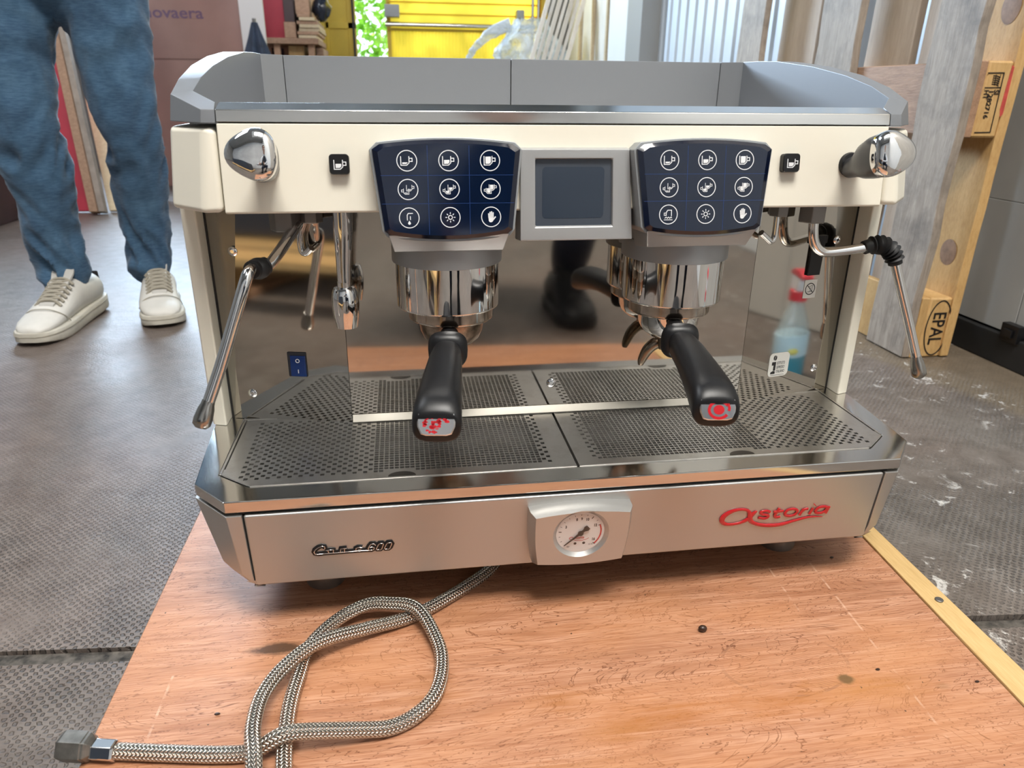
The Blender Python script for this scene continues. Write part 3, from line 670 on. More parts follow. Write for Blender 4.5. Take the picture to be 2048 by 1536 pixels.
A,B_,Cc,D,E_,F_,G_,H_,HB = (.3719,.1468,.3485),(.3741,.1413,.3250),(.3372,.1037,.3364),(.3382,.1017,.3250),(.3256,.1040,.3364),(.3256,.1017,.3250),(.3280,.1218,.3423),(.3531,.1530,.3515),(.3531,.1530,.3250)
GB = (.3280,.1218,.3250)
gd.add([A,B_,Cc,D,E_,F_,G_,H_,HB,GB], [(2,0,7,6,4),(3,1,0,2),(5,3,2,4),(5,4,6,9),(6,7,8,9),(1,3,5,9,8)])
both(gd, 'side_guard', GUARD, bevel=.0007, seg=2, ang=25)
py_ = MB().prism([(.3455,.5035),(.3195,.5230),(.3195,.5290),(.3700,.5290),(.3700,.5060)], .325, .3988); both(py_, 'rear_post', GUARD, bevel=.0006)
for a, b_ in ((-.3188,-.0006), (.0006,.3188)): MB().box((a,.5235,.325), (b_,.5285,.3985)).build('back_guard', GUARD, mc, bevel=.0006)
MB().box((-.330,.5287,.327), (.330,.5299,.3975)).build('seam_light_stop', DARK, mc)  # dark strip added to stop door light showing through the guard seams
MB().box((-.353,.124,.3235), (.353,.524,.3262)).build('cup_deck', STEEL, mc, smooth=False)
ring_m = MB()
for i in range(11): ring_m.ball((-.02+i*.0125, .30, .3285), .0022, 8)
ring_m.build('deck_stud_row', CHROME, mc)

# feet
for x in (-.268, .268):
    for yy in (.086, .45): MB().lathe([(.021,-.154),(.0215,-.150),(.0215,-.135),(.019,-.128),(.019,-.099)], (x, yy, 0), (0,0,1), 28).build('foot', simple('grey_foot', (.28,.27,.25), .7, .35) if x < 0 and yy < .1 else bpy.data.materials['grey_foot'], mc)

# control units: grey housing, navy touch panel with printed symbols
def cup(mb, fr, x, y, s, fill, flip=1):              # cup icon, s = height
    w = s*.095
    pts = [(-.60,.5),(-.60,-.5),(.06,-.5),(.34,-.24),(.34,.5)]
    ribbon(mb, fr, [(x+flip*a*s, y+b_*s) for a, b_ in pts], w)
    ribbon(mb, fr, [(x+flip*a*s, y+b_*s) for a, b_ in [(.34,.27),(.70,.27),(.70,-.08),(.34,-.08)]], w)
    top = -.36+.80*fill
    poly(mb, fr, [(x+flip*a*s, y+b_*s) for a, b_ in [(-.44,-.36),(.02,-.36),(.19,-.19),(.19,top),(-.44,top)]])
def icon(mb, fr, k, x, y):
    ribbon(mb, fr, circ(x, y, .0089, 40), .00075, .00025, True)
    if k in (0,1,2): cup(mb, fr, x-.0007, y, .0078, (.22,.55,1.0)[k])
    elif k in (3,4,5):
        q = (.15,.5,1.0)[k-3]; cup(mb, fr, x-.0024, y-.0017, .0050, q, -1); cup(mb, fr, x+.0018, y+.0013, .0052, q)
    elif k == 6:                                     # tap with drop
        ribbon(mb, fr, [(x-.0018,y-.0022),(x-.0018,y+.0025),(x-.0008,y+.0040),(x+.0034,y+.0040)], .0007); ribbon(mb, fr, [(x+.0010,y-.0018),(x+.0010,y+.0015)], .0007)
        poly(mb, fr, [(x,y-.0024)]+circ(x, y-.0048, .0013, 10, 40, -220))
    elif k == 7:
        ribbon(mb, fr, circ(x, y, .0018, 18), .0007, .0003, True)
        for i in range(8):
            c, s = math.cos(i*math.pi/4), math.sin(i*math.pi/4); ribbon(mb, fr, [(x+c*.0030,y+s*.0030),(x+c*.0046,y+s*.0046)], .0007)
    elif k == 8:                                     # open hand
        poly(mb, fr, [(x-.0024,y-.0005),(x+.0021,y-.0005),(x+.0018,y-.0036),(x+.0006,y-.0048),(x-.0013,y-.0048),(x-.0023,y-.0036)])
        for dx, h in ((-.0021,.0032),(-.0009,.0046),(.0004,.0050),(.0017,.0042)): ribbon(mb, fr, [(x+dx,y-.001),(x+dx*1.1,y+h)], .00105)
        ribbon(mb, fr, [(x+.0014,y-.0030),(x+.0042,y+.0002)], .0011)
    elif k == 9:                                     # rinse: upturned cup over water
        ribbon(mb, fr, [(x-.0022,y-.0012),(x-.0022,y+.0018),(x-.0008,y+.0040),(x+.0030,y+.0040),(x+.0030,y-.0016)], .0007)
        ribbon(mb, fr, [(x-.0022,y+.0014),(x-.0042,y+.0014),(x-.0042,y-.0008),(x-.0022,y-.0008)], .0006)
        ribbon(mb, fr, [(x-.0036,y-.0036),(x-.0022,y-.0024),(x-.0010,y-.0036),(x+.0002,y-.0024),(x+.0014,y-.0036),(x+.0026,y-.0024),(x+.0036,y-.0034)], .0006)
        ribbon(mb, fr, [(x-.0044,y-.0050),(x+.0042,y-.0050)], .0006)
kk = .1835; vdir = Vector((0, kk, 1)).normalized(); ndir = Vector((0, -1, kk)).normalized()
for sx in (-1, 1):
    cx = sx*.1230
    F0 = Fr((cx, .0635, .2300), (1,0,0), vdir, ndir)          # v = 0 at z .230
    sc = 1/vdir.z
    def outline(g=0, arc=1):                          # face outline with cut corners and bowed top and bottom
        top = [(a, (.3089-.2300+.0042*(1-(a/.062)**2)*arc)*sc+g) for a in np.linspace(.0605, -.0605, 13)]
        bot = [(a, (.2316-.2300-.0054*(1-(a/.058)**2)*arc)*sc-g) for a in np.linspace(-.0545, .0545, 13)]
        return [(.0672+g, .0748*sc)]+[(a*(1+g/.0605), b_) for a, b_ in top]+[(-.0672-g, .0748*sc), (-.0590-g, .0040*sc)]+[(a*(1+g/.0545), b_) for a, b_ in bot]+[(.0590+g, .0040*sc)]
    O = outline(); Oi = [(a*.925, .5*(.0395*2)+(b_-.0395)*.925) for a, b_ in O]
    hs = MB()
    back = outline(.0024)
    yb = .108
    rg = [[F0.P(a, b_, -.0052) for a, b_ in back]]
    rg.append([(cx+(p.x-cx)*1.02, yb, p.z-.002) for p in rg[0]])
    hs.loft(rg)
    # chin that carries the group: narrows downwards and runs back under the body
    hs.loft([[(cx-.0560,.0665,.2300),(cx+.0560,.0665,.2300),(cx+.0600,.168,.2478),(cx-.0600,.168,.2478)],
             [(cx-.0515,.0760,.2125),(cx+.0515,.0760,.2125),(cx+.0535,.168,.2000),(cx-.0535,.168,.2000)]])
    hs.loft([[(cx-.058,.075,.236),(cx+.058,.075,.236),(cx+.062,.168,.249),(cx-.062,.168,.249)],[(cx-.0560,.0665,.2300),(cx+.0560,.0665,.2300),(cx+.0600,.168,.2300),(cx-.0600,.168,.2300)]])
    cu = hs.build('control_housing', RAILGREY, mc, bevel=.0009, seg=2)
    tp = MB(); tp.loft([[F0.P(a, b_, -.0052) for a, b_ in O], [F0.P(a, b_, -.0022) for a, b_ in O], [F0.P(a, b_, 0) for a, b_ in Oi]], cap1=False); tp.build('touch_panel_edge', NAVYD, cu, ang=20)
    tp = MB(); tp.loft([[F0.P(a, b_, -.003) for a, b_ in Oi], [F0.P(a, b_, .00003) for a, b_ in Oi]]); tp.build('touch_panel', NAVY, cu, smooth=False)
    f2 = Fr(F0.P(0,0,.00004), F0.u, F0.v, F0.n)
    ln = MB()
    for a, ab in ((-.0180,-.0186), (.0198,.0190)): ribbon(ln, f2, [(a,.0778*sc),(ab,.0005*sc)], .0003, .0001)
    for b_ in (.0523, .0278): ribbon(ln, f2, [(-.0605,b_*sc),(.0605,b_*sc)], .0003, .0001)
    ln.build('grid_lines', BLUEL, cu, smooth=False)
    for r_ in range(3):
        for c_ in range(3):
            k = r_*3+c_
            if k == 6 and sx > 0: k = 9
            mb = MB(); icon(mb, f2, k, (-.0365,.0010,.0387)[c_]+(0 if sx < 0 else .0004), ((.2948,.2702,.2455)[r_]-.2300)*sc); mb.build('button_symbol', PRINT, cu, smooth=False)
    for dx in (-.029, .036):
        MB().lathe([(.0036,0),(.0036,.0005),(.002,.0008)], (cx+dx, .0700, .2262), (0,-.85,-.5), 14).build('panel_screw', GREYM, cu)
    # group head: grey collar and chrome bell
    gc = (cx*.9919, .1335)
    MB().lathe([(.0562,.193),(.0562,.2135),(.050,.2150)], (gc[0], gc[1], 0), (0,0,1), 56).build('group_collar', RAILGREY, mc, bevel=.0006)
    MB().lathe([(.0505,.1455),(.0522,.1460),(.0530,.1468),(.0532,.1476),(.0532,.1480),(.0532,.1930),(.0532,.1935)], (gc[0], gc[1], 0), (0,0,1), 96).build('group_bell', CHROME, mc, ang=25)
    MB().lathe([(.046,.1455),(.046,.150)], (gc[0], gc[1], 0), (0,0,1), 40).build('group_seal', DARK, mc)

# display between the control units
df = MB()
x0, x1, z0, z1 = -.0535, .0528, .2190, .3036
def ring_d(pts, yv): return [(a, yv+kk*0, b_) for a, b_ in pts]
o_ = [(x0,z0),(x1+.006,z0),(x1,z1),(x0,z1)]; i_ = [(-.0388,.2318),(.0380,.2318),(.0362,.2950),(-.0392,.2950)]
yq = lambda z: .0860+(z-.23)*.10
vs = [(a, yq(b_), b_) for a, b_ in o_]+[(a, yq(b_), b_) for a, b_ in i_]+[(a*.985, yq(b_)+.004, .2634+(b_-.2634)*.975) for a, b_ in i_]+[(a, yq(b_)+.015, b_+(.003 if b_ > .26 else -.004)) for a, b_ in o_]+[(x0, .120, .2146),(x1+.006, .120, .2146),(x1,.110,.3064),(x0,.110,.3064)]
fs = [(i,(i+1)%4,4+(i+1)%4,4+i) for i in range(4)]+[(4+i,4+(i+1)%4,8+(i+1)%4,8+i) for i in range(4)]+[(i,(i+1)%4,16+(i+1)%4,16+i) for i in range(4)]+[(16,17,18,19)]
df.add(vs, fs); disp = df.build('display_frame', simple('display_silver', (.46,.465,.465), .6, .40), mc, bevel=.0012, seg=2, ang=28)
sc1 = MB(); sc1.add([(a*.99, yq(b_)+.0036, .2634+(b_-.2634)*.985) for a, b_ in i_]+[(a*.99, yq(b_)+.0060, .2634+(b_-.2634)*.985) for a, b_ in i_], [(0,1,2,3),(7,6,5,4),(0,1,5,4),(1,2,6,5),(2,3,7,6),(3,0,4,7)]); sc1.build('screen_border', SCREENE, disp, smooth=False)
fd = Fr((-.0012, yq(.2634)+.0035, .2634), (1,0,0), (0,.0995,.995), (0,-1,.1)); s2 = MB(); poly(s2, fd, rrect(.0610,.0480,.004,4), .00015); s2.build('screen', SCREEN, disp, smooth=False)

# square cup buttons beside the control units
for sx in (-1, 1):
    fb_ = Fr((sx*.2198-.0006, .0965, .2900), (1,0,0), (0,.128,1), (0,-1,.128)); mb = MB()
    mb.loft([[fb_.P(a, b_, c) for a, b_ in rrect(w, w, .0032, 5)] for w, c in ((.0178,-.003),(.0178,.0052),(.0168,.0060))])
    bt = mb.build('cup_button', BLACK, mc, ang=30)
    mb = MB(); cup(mb, Fr(fb_.P(0,0,.0060), fb_.u, fb_.v, fb_.n), -.0004+.0008, -.0004, .0082, .55); mb.build('button_symbol', PRINT, bt, smooth=False)

# steam knobs: dark handle with a rounded triangular chrome cap
for sx in (-1, 1):
    b0 = Vector((sx*.2858, .0985, .2880)); tip = Vector((sx*.2838, .0230, .3052)); ax = (tip-b0).normalized()
    fk = Fr(b0, (1,0,0), Vector((0, -ax.z, 0))+Vector((0,0,1)) , ax); fk.u = Vector((1,0,0)); fk.v = ax.cross(fk.u)*1.0
    if fk.v.z < 0: fk.v = -fk.v
    Lk = (tip-b0).length
    MB().lathe([(.0118,-.006),(.0118,.004),(.0105,.006)], b0, ax, 28).build('knob_collar', BLACK, mc)
    def tri(r, n=40, e=.075):
        ph = 180 if sx < 0 else 0
        return [((r*(1+e*math.cos(3*(2*math.pi*i/n-R(ph)))))*math.cos(2*math.pi*i/n), (r*(1+e*math.cos(3*(2*math.pi*i/n-R(ph)))))*math.sin(2*math.pi*i/n)) for i in range(n)]
    body = MB(); rings = []
    for c, r, e, oy in ((.002,.0098,.0,-.0035),(.016,.0108,.02,-.0034),(.024,.0132,.03,-.0022),(.034,.0170,.05,-.0008),(.048,.0192,.07,0),(.064,.0199,.075,0)):
        rings.append([fk.P(a, b_+oy, c) for a, b_ in tri(r, 40, e)])
    body.loft(rings); kn = body.build('steam_knob', simple('dark_knob', (.035,.037,.042), .2, .30) if sx < 0 else bpy.data.materials['dark_knob'], mc, ang=50)
    cap = MB(); rings = []
    for c, r in ((.0640,.0203),(.0700,.0206),(.0728,.0203),(.0745,.0196),(.0768,.0170),(.0784,.0130),(.0793,.0080),(.0796,.0030)):
        rings.append([fk.P(a, b_, c) for a, b_ in tri(r, 40, .075)])
    cap.loft(rings); cap.build('knob_cap', CHROME, kn, ang=60)

# steam wands
for sx in (-1, 1):
    hx = sx*(.2820 if sx < 0 else .2850)
    hp_ = MB(); hp_.lathe([(.0150,.2222),(.0155,.2236),(.0155,.250)], (hx, .150, 0), (0,0,1), 6); hf = hp_.build('hex_fitting', GREYM, mc, bevel=.0008, smooth=False)
    h2 = MB(); h2.lathe([(.0105,.2295),(.0110,.2305),(.0110,.250)], (sx*(.2450 if sx > 0 else .2560), .150, 0), (0,0,1), 6); h2.build('hex_fitting', GREYM, mc, bevel=.0006, smooth=False)
    if sx > 0:
        pre = [(.2885,.151,.226),(.2900,.151,.212),(.2940,.151,.1985),(.3010,.151,.1905),(.3110,.151,.1878),(.3330,.150,.1895),(.3560,.149,.1925)]
        MB().tube(pre, .0056, 14, spline=4).build('steam_wand', CHROME, mc)
        gp = MB(); path = [(.3545,.149,.1922),(.3625,.149,.1945),(.3715,.1485,.1955),(.3810,.148,.1935),(.3885,.147,.1875),(.3930,.146,.1800),(.3955,.1455,.1735)]
        P, _ = crom([Vector(p) for p in path], 6); n_ = len(P); rr = [(.0078 if i < 7 or i > n_-5 else .0090+.0024*math.sin(i*1.9)) for i in range(n_)]
        gp.tube(P, rr, 18); gp.build('rubber_bellows', RUBBER, mc, ang=60)
        wd = [(.3945,.1457,.176),(.4060,.142,.146),(.4250,.136,.097),(.4395,.131,.058)]; tipd = (.4443,.1295,.0435)
    else:
        pre = [(-.2700,.150,.2275),(-.2745,.140,.222),(-.2830,.125,.210),(-.2925,.108,.1985),(-.2975,.101,.1965)]
        MB().tube(pre, .0056, 14, spline=4).build('steam_wand', CHROME, mc)
        gp = MB(); gp.ball((-.3028,.096,.1955), .0108, 18, (1.1,1.15,.95)); gp.tube([(-.2965,.103,.1968),(-.3028,.096,.1955),(-.3065,.083,.1972)], .0085, 16); gp.build('rubber_grip', RUBBER, mc, ang=60)
        wd = [(-.3050,.088,.1972),(-.3062,.078,.1985),(-.3080,.070,.1955),(-.3115,.065,.186),(-.3220,.059,.158),(-.3380,.049,.115),(-.3525,.039,.080)]; tipd = (-.3570,.0350,.0680)
    MB().tube(wd, .0056, 14, spline=3).build('steam_wand', CHROME, mc)
    a = Vector(wd[-1]); b_ = Vector(tipd); d = (b_-a).normalized()
    tp = MB(); tp.tube([a-d*.006, a-d*.002, a+d*.002, b_-d*.002, b_+d*.004, b_+d*.007], [.0058,.0062,.0074,.0086,.0082,.0050], 16); nz = tp.build('wand_nozzle', simple('grey_nozzle', (.40,.385,.36), 1, .22) if sx < 0 else bpy.data.materials['grey_nozzle'], mc, ang=50)
    # thin bent relief pipes
    if sx > 0: pp = [(.2435,.150,.232),(.2440,.150,.214),(.2435,.150,.205),(.2400,.149,.2015),(.2350,.147,.2045),(.2240,.143,.2125)]
    else: pp = [(-.2640,.164,.232),(-.2705,.165,.215),(-.2715,.165,.2035),(-.2698,.1645,.1965),(-.2655,.162,.1965),(-.2600,.158,.2020)]
    MB().tube(pp, .0034, 12, spline=5).build('relief_pipe', CHROME, mc)

# hot water spout with barrel shaped aerator
wsx, wsy = -.2250, .112
MB().tube([(wsx+.003,wsy,.250),(wsx+.002,wsy,.225),(wsx,wsy,.195),(wsx-.0008,wsy,.172)], [.0098,.0092,.0072,.0062], 20, spline=4).build('water_spout', CHROME, mc)
MB().lathe([(.0085,.1300),(.0105,.1304),(.0128,.143),(.0136,.154),(.0130,.163),(.0116,.1690),(.0103,.1712),(.0066,.1718),(.0066,.177)], (wsx-.0010, wsy, 0), (0,0,1), 36).build('aerator', CHROME, mc, ang=50)
MB().lathe([(.0068,.1292),(.0068,.1310)], (wsx-.0010, wsy, 0), (0,0,1), 24).build('aerator_outlet', DARK, mc)

# pressure gauge in its own bowed housing
gm = MB(); gcx, gcz = -.0036, -.0590
def gout(g, arcz, s=1):
    top = [(a, -.0275+.0040*(1-(a/.0515)**2)*arcz) for a in np.linspace(.0515, -.0515, 9)]
    bot = [(a, -.0905-.0032*(1-(a/.0475)**2)*arcz) for a in np.linspace(-.0475, .0475, 9)]
    right = [(.0515+.0018*math.sin(math.pi*t)-.004*t, -.0275-.0630*t) for t in (.85,.7,.5,.3,.15)][:]
    left = [(-.0515-.0018*math.sin(math.pi*t)+.004*t, -.0275-.0630*t) for t in (.15,.3,.5,.7,.85)]
    pts = top+left+bot+right
    return [(gcx+a*(1+g), gcz+(b_-gcz)*(1+g*1.0)) for a, b_ in pts]
go = gout(0.0, 1); gi = gout(-.085, 1); gb = gout(.015, 1); n_ = len(go); CN = n_
yg = lambda z, o=0: -.0185+(-.0218-z)*-.115*0+o+( -.0218-z)*.10
cir = [(gcx-.001+.0285*math.cos(2*math.pi*i/n_+R(55)), -.0533+.0285*math.sin(2*math.pi*i/n_+R(55))) for i in range(n_)]
cin = [(gcx-.001+(a-gcx+.001)*.86, -.0533+(b_+.0533)*.86) for a, b_ in cir]
def rng(pts, o): return [(a, yg(b_, o), b_) for a, b_ in pts]
gm.loft([[(a, .004+(-.0218-b_)*.11, b_) for a, b_ in gb], rng(go, .008), rng(gi, 0), rng(cir, 0), rng(cin, .0042)], cap0=False, cap1=False)
gh = gm.build('gauge_housing', simple('gauge_silver', (.52,.515,.50), .75, .36), mc, ang=28)
fg = Fr((gcx-.001, yg(-.0533,.0040), -.0533), (1,0,0), (0,-.0995,.995), (0,-1,-.1)); fg = FrK(fg, 1.085)
mb = MB(); poly(mb, fg, circ(0,0,.0227,48), .0003); mb.build('dial', DIAL, gh, smooth=False)
fg2 = FrK(Fr(fg.P(0,0,.0003), fg.u, fg.v, fg.n), 1.085); mb = MB()
def pol(r, a): return (r*math.cos(R(a)), r*math.sin(R(a)))
for i in range(17):
    a = 225-270*i/16; big = i in (0,3,10,12,16); ribbon(mb, fg2, [pol(.0205,a), pol(.0178 if big else .0190,a)], .0008 if big else .0004, .0001)
for a, s in ((152,'3'),(105,'8'),(88,'9'),(68,'10'),(28,'12'),(-34,'16')):
    p = pol(.0155, a); text(mb, s, .0040, fg2, p[0], p[1]-.0014, .0001, .00016, 0, .8, 'CENTER')
text(mb, 'bar', .0026, fg2, -.0105, -.0165, .0001, 0, 0, .8, 'CENTER'); text(mb, 'cl.1.6', .0024, fg2, .0105, -.0150, .0001, 0, 0, .8, 'CENTER')
for x in (-.0042, .0040): poly(mb, fg2, circ(x, -.0125, .0014, 14), .0001)
mb.build('dial_print', INK, gh, smooth=False)
mb = MB()
for i in range(4): ribbon(mb, fg2, [pol(.0195, 22.5-67.5*(i+t/6*.96)/4) for t in range(7)], .0014, .0001)
ribbon(mb, fg2, circ(-.0082,-.0062,.0018,16,0,360,.0013), .0005, .0001, True); text(mb, 'storia', .0042, fg2, -.0058, -.0072, .0001, .00004, .2); ribbon(mb, fg2, [(-.0075,-.0070),(-.004,-.0090),(.001,-.0096),(.006,-.0085),(.0085,-.0070)], .0004, .0001)
mb.build('dial_logo', RED, gh, smooth=False)
mb = MB(); fn = FrK(Fr(fg.P(0,0,.0014), fg.u, fg.v, fg.n), 1.085); an = 222
def rotp(x, y): c, s = math.cos(R(an)), math.sin(R(an)); return (x*c-y*s, x*s+y*c)
poly(mb, fn, [rotp(.0200,.00035), rotp(.004,.0010), rotp(0,.0016), rotp(-.004,.0012), rotp(-.0070,.0029), rotp(-.0095,.0024), rotp(-.0095,-.0024), rotp(-.0070,-.0029), rotp(-.004,-.0012), rotp(0,-.0016), rotp(.004,-.0010), rotp(.0200,-.00035)], .0006)
poly(mb, fn, circ(0,0,.0026,20), .0012); mb.build('needle', INK, gh, smooth=False)
mb = MB(); poly(mb, FrK(Fr(fg.P(0,0,.0032), fg.u, fg.v, fg.n), 1.085), circ(0,0,.0229,40), .0005); mb.build('gauge_glass', GLASS, gh, smooth=False)

# raised red maker's lettering and the black and chrome model badge
fl_ = Fr((.1504, .00435, -.0600), (1,0,0), Vector((0,-.115,.993)), (0,-.993,-.115)); fl_.u = Vector((1,0,0))
fl_.o = Vector((.1500, -.0005+(-.0155+.0681)*.1158+.0001, -.0681))
lg = MB(); q = (tuple(fl_.n), .45)
def P3(pts, h=.0009): return [fl_.P(a, b_, h) for a, b_ in pts]
raw_ = [(738,286),(705,318),(655,392),(580,443),(490,470),(400,478),(332,452),(312,395),(350,335),(430,285),(520,265),(600,272),(645,310),(665,370),(680,420),(735,460),(830,487),(960,495),(1100,480),(1250,430),(1400,385),(1500,370),(1625,370)]
lp = [((X-290)*8.76e-5, (480-.078*(X-300)-Y)*9.3e-5) for X, Y in raw_]
lr = [.0012,.0022,.0026,.0019,.0017,.0018,.0024,.0031,.0028,.0022,.0017,.0017,.0022,.0030,.0027,.0021,.0022,.0024,.0022,.0018,.0014,.0011,.0004]
lg.tube(P3(lp), lr, 10, squash=q, spline=4)
ltr = [[(912,305),(870,287),(812,294),(792,315),(820,334),(880,342),(903,360),(885,384),(838,392),(775,380)],
       [(1022,248),(1003,300),(985,352),(1005,376),(1058,368)], [(958,302),(1085,287)],
       [(1112,322),(1136,277),(1195,259),(1253,272),(1268,303),(1240,343),(1180,361),(1127,350),(1112,322)],
       [(1310,350),(1342,262)], [(1326,300),(1362,263),(1402,256)], [(1437,335),(1467,248)], [(1478,204),(1484,198)],
       [(1507,292),(1540,242),(1600,226),(1650,238),(1640,288),(1590,317),(1532,318),(1507,292)], [(1678,224),(1652,322)]]
for s in ltr:
    lg.tube(P3([((X-290)*8.76e-5, (480-.078*(X-300)-Y)*9.3e-5) for X, Y in s]), .0026 if s[0] == (1478,204) else .0017, 10, squash=q, spline=3 if len(s) > 3 else 0)
lg.build('maker_lettering', RED, base_panel, ang=40, bevel=0)
fb2 = Fr((-.2672, 0, -.0665), (1,0,0), Vector((0,-.115,.993)), (0,-.993,-.115)); fb2.o = Vector((-.2672, -.0005+(-.0155+.0665)*.1158, -.0665))
raw = [[(480,372),(505,345),(495,305),(450,298),(380,330),(310,390),(290,440),(305,480),(350,490),(500,470),(700,455),(900,437),(1100,420),(1250,408),(1400,402)],
       [(520,400),(600,385),(660,383),(650,448)], [(552,405),(566,452)], [(785,442),(800,362),(915,352)], [(872,362),(865,434)], [(1085,418),(1090,350),(1130,335),(1195,335),(1185,368),(1110,402)],
       [(1470,290),(1445,252),(1385,258),(1345,310),(1318,375),(1330,398),(1395,402),(1432,380),(1440,342),(1400,328),(1345,340)],
       [(1478,370),(1520,280),(1545,250),(1610,243),(1622,265),(1585,365),(1560,392),(1492,395),(1478,370)], [(1636,358),(1680,262),(1705,232),(1775,226),(1786,250),(1745,350),(1720,376),(1650,380),(1636,358)]]
strokes = [[((X-250)*5.0e-5/.97, (490-.08*(X-340)-Y)*5.4e-5) for X, Y in s] for s in raw]
bk = MB(); ch = MB()
for s in strokes:
    bk.tube([fb2.P(a*.97, b_, .0004) for a, b_ in s], .0027, 10, squash=(tuple(fb2.n), .35)); ch.tube([fb2.P(a*.97, b_, .0012) for a, b_ in s], .00048, 8)
badge = bk.build('model_badge', BLACK, base_panel, ang=60); ch.build('model_lettering', CHROME, base_panel, ang=60)

# ------------------------------------------------------------------ portafilters, locked into the groups
def portafilter(cx, cy, end, label, spout, fresh):
    t = thing('portafilter', (cx, cy, .10), label, 'portafilter')
    d = Vector((end[0]-cx, end[1]-cy, 0)).normalized(); sd_ = Vector((d.y*-1, d.x, 0)); zz = Vector((0,0,1))
    def Q(a, s, h): return (cx+d.x*a+sd_.x*s, cy+d.y*a+sd_.y*s, h)
    MB().lathe([(.0395,.1322),(.0425,.1326),(.0440,.1338),(.0444,.1350),(.0444,.1352),(.0444,.1456),(.0444,.1458)], (cx,cy+.004,0), (0,0,1), 64).build('filter_ring', CHROMED, t, ang=25)
    MB().lathe([(.012,.1040),(.022,.1060),(.029,.1120),(.0325,.1200),(.0345,.1326)], (cx,cy,0), (0,0,1), 48).build('filter_bowl', COFFEED if not fresh else CHROME, t, ang=50)
    MB().tube([Q(.030,0,.1245), Q(.050,0,.1225), Q(.066,0,.1200)], [.0095,.0085,.0080], 16).build('neck', BLACK, t)
    # flared flange where the handle begins
    fl_ = MB()
    def sect(a, w, h0, h1, e=3.0, n=24):
        mid = (h0+h1)/2; hh = (h1-h0)/2; out = []
        for i in range(n):
            th = 2*math.pi*i/n; c, s = math.cos(th), math.sin(th)
            out.append(Q(a, w*math.copysign(abs(c)**(2/e), c), mid+hh*math.copysign(abs(s)**(2/e), s)))
        return out
    fl_.loft([sect(.056,.0140,.106,.130), sect(.0585,.0196,.0985,.1355), sect(.0625,.0188,.0985,.1340), sect(.068,.0145,.103,.130)]); fl_.build('flange', BLACK, t, ang=60)
    hd = MB()
    st_ = [(.064,.0125,.1045,.1285),(.075,.0140,.1030,.1290),(.095,.0158,.1035,.1285),(.120,.0168,.1030,.1275),(.150,.0182,.0990,.1262),(.175,.0194,.0935,.1250),(.190,.0200,.0890,.1232),(.199,.0203,.0868,.1195),(.2035,.0198,.0868,.1150),(.2055,.0178,.0885,.1125)]
    hd.loft([sect(*s, e=2.9, n=32) for s in st_]); hnd = hd.build('handle', BLACK, t, ang=60)
    # chrome emblem plate let into the end
    ax = d; fe = Fr(Q(.2050,0,.1035), sd_ if sd_.x > 0 else -sd_, zz+d*-.34, d+zz*.34); fe.u = sd_ if sd_.x > 0 else -sd_
    mb = MB(); pl = [(.0158,.0078),(.0150,.0092),(-.0150,.0092),(-.0158,.0078),(-.0152,-.0020),(-.0125,-.0080),(-.0085,-.0092),(.0085,-.0092),(.0125,-.0080),(.0152,-.0020)]
    mb.loft([[fe.P(a, b_, -.004) for a, b_ in pl], [fe.P(a, b_, .0012) for a, b_ in pl], [fe.P(a*.93, b_*.9, .0020) for a, b_ in pl]]); mb.build('emblem_plate', SATIN, t, ang=25)
    f2 = Fr(fe.P(0,-.0002,.0021), fe.u, fe.v, fe.n); mb = MB()
    if fresh:
        poly(mb, f2, circ(.0008,0,.0046,24,0,360,.0041), .0002)
        ribbon(mb, f2, circ(.0008,0,.0084,30,-35,-330,.0072), .0024, .0002); ribbon(mb, f2, [(.0085,.0052),(.0098,.0015),(.0092,-.0010)], .0022, .0002)
    else:                                             # worn away to flakes
        rr = random.Random(11)
        for i in range(70):
            a = rr.uniform(20, 330); r_ = rr.choice((.0078,.0084,.0072,.004,.0025)); x, y = r_*1.15*math.cos(R(a)), r_*.85*math.sin(R(a)); s = rr.uniform(.0006,.0021)
            if rr.random() < .35 and y < 0: continue
            poly(mb, f2, [(x+s*rr.uniform(.6,1.3)*math.cos(k*1.05), y+s*rr.uniform(.4,1)*math.sin(k*1.05)) for k in range(6)], .0001)
    mb.build('emblem', RED, t, smooth=False)
    # pouring spout under the bowl
    sp_ = MB(); s2 = MB()
    if spout:
        sp_.lathe([(.008,.088),(.0095,.092),(.0095,.106)], (cx,cy,0), (0,0,1), 20)
        for s in (-1, 1):
            path = [Q(-.004, s*.003, .094), Q(-.004, s*.011, .0925), Q(-.004, s*.019, .085), Q(-.004, s*.0245, .073), Q(-.004, s*.0255, .067)]
            sp_.tube(path, [.0062,.0068,.0062,.0048,.0028], 14, spline=4)
        sp_.build('spout', simple('brown_spout_steel', (.30,.24,.18), 1, .25), t, ang=60)
    else:
        sp_.lathe([(.009,.098),(.011,.101),(.011,.106)], (cx,cy,0), (0,0,1), 20); sp_.build('spout', CHROMED, t)
    return t
portafilter(-.1195, .1265, (-.1458, -.0736), 'left portafilter, black handle whose red end emblem is worn to flakes', False, False)
portafilter(.1195, .1265, (.0929, -.0729), 'right portafilter, black handle with intact red round emblem and double spout', True, True)
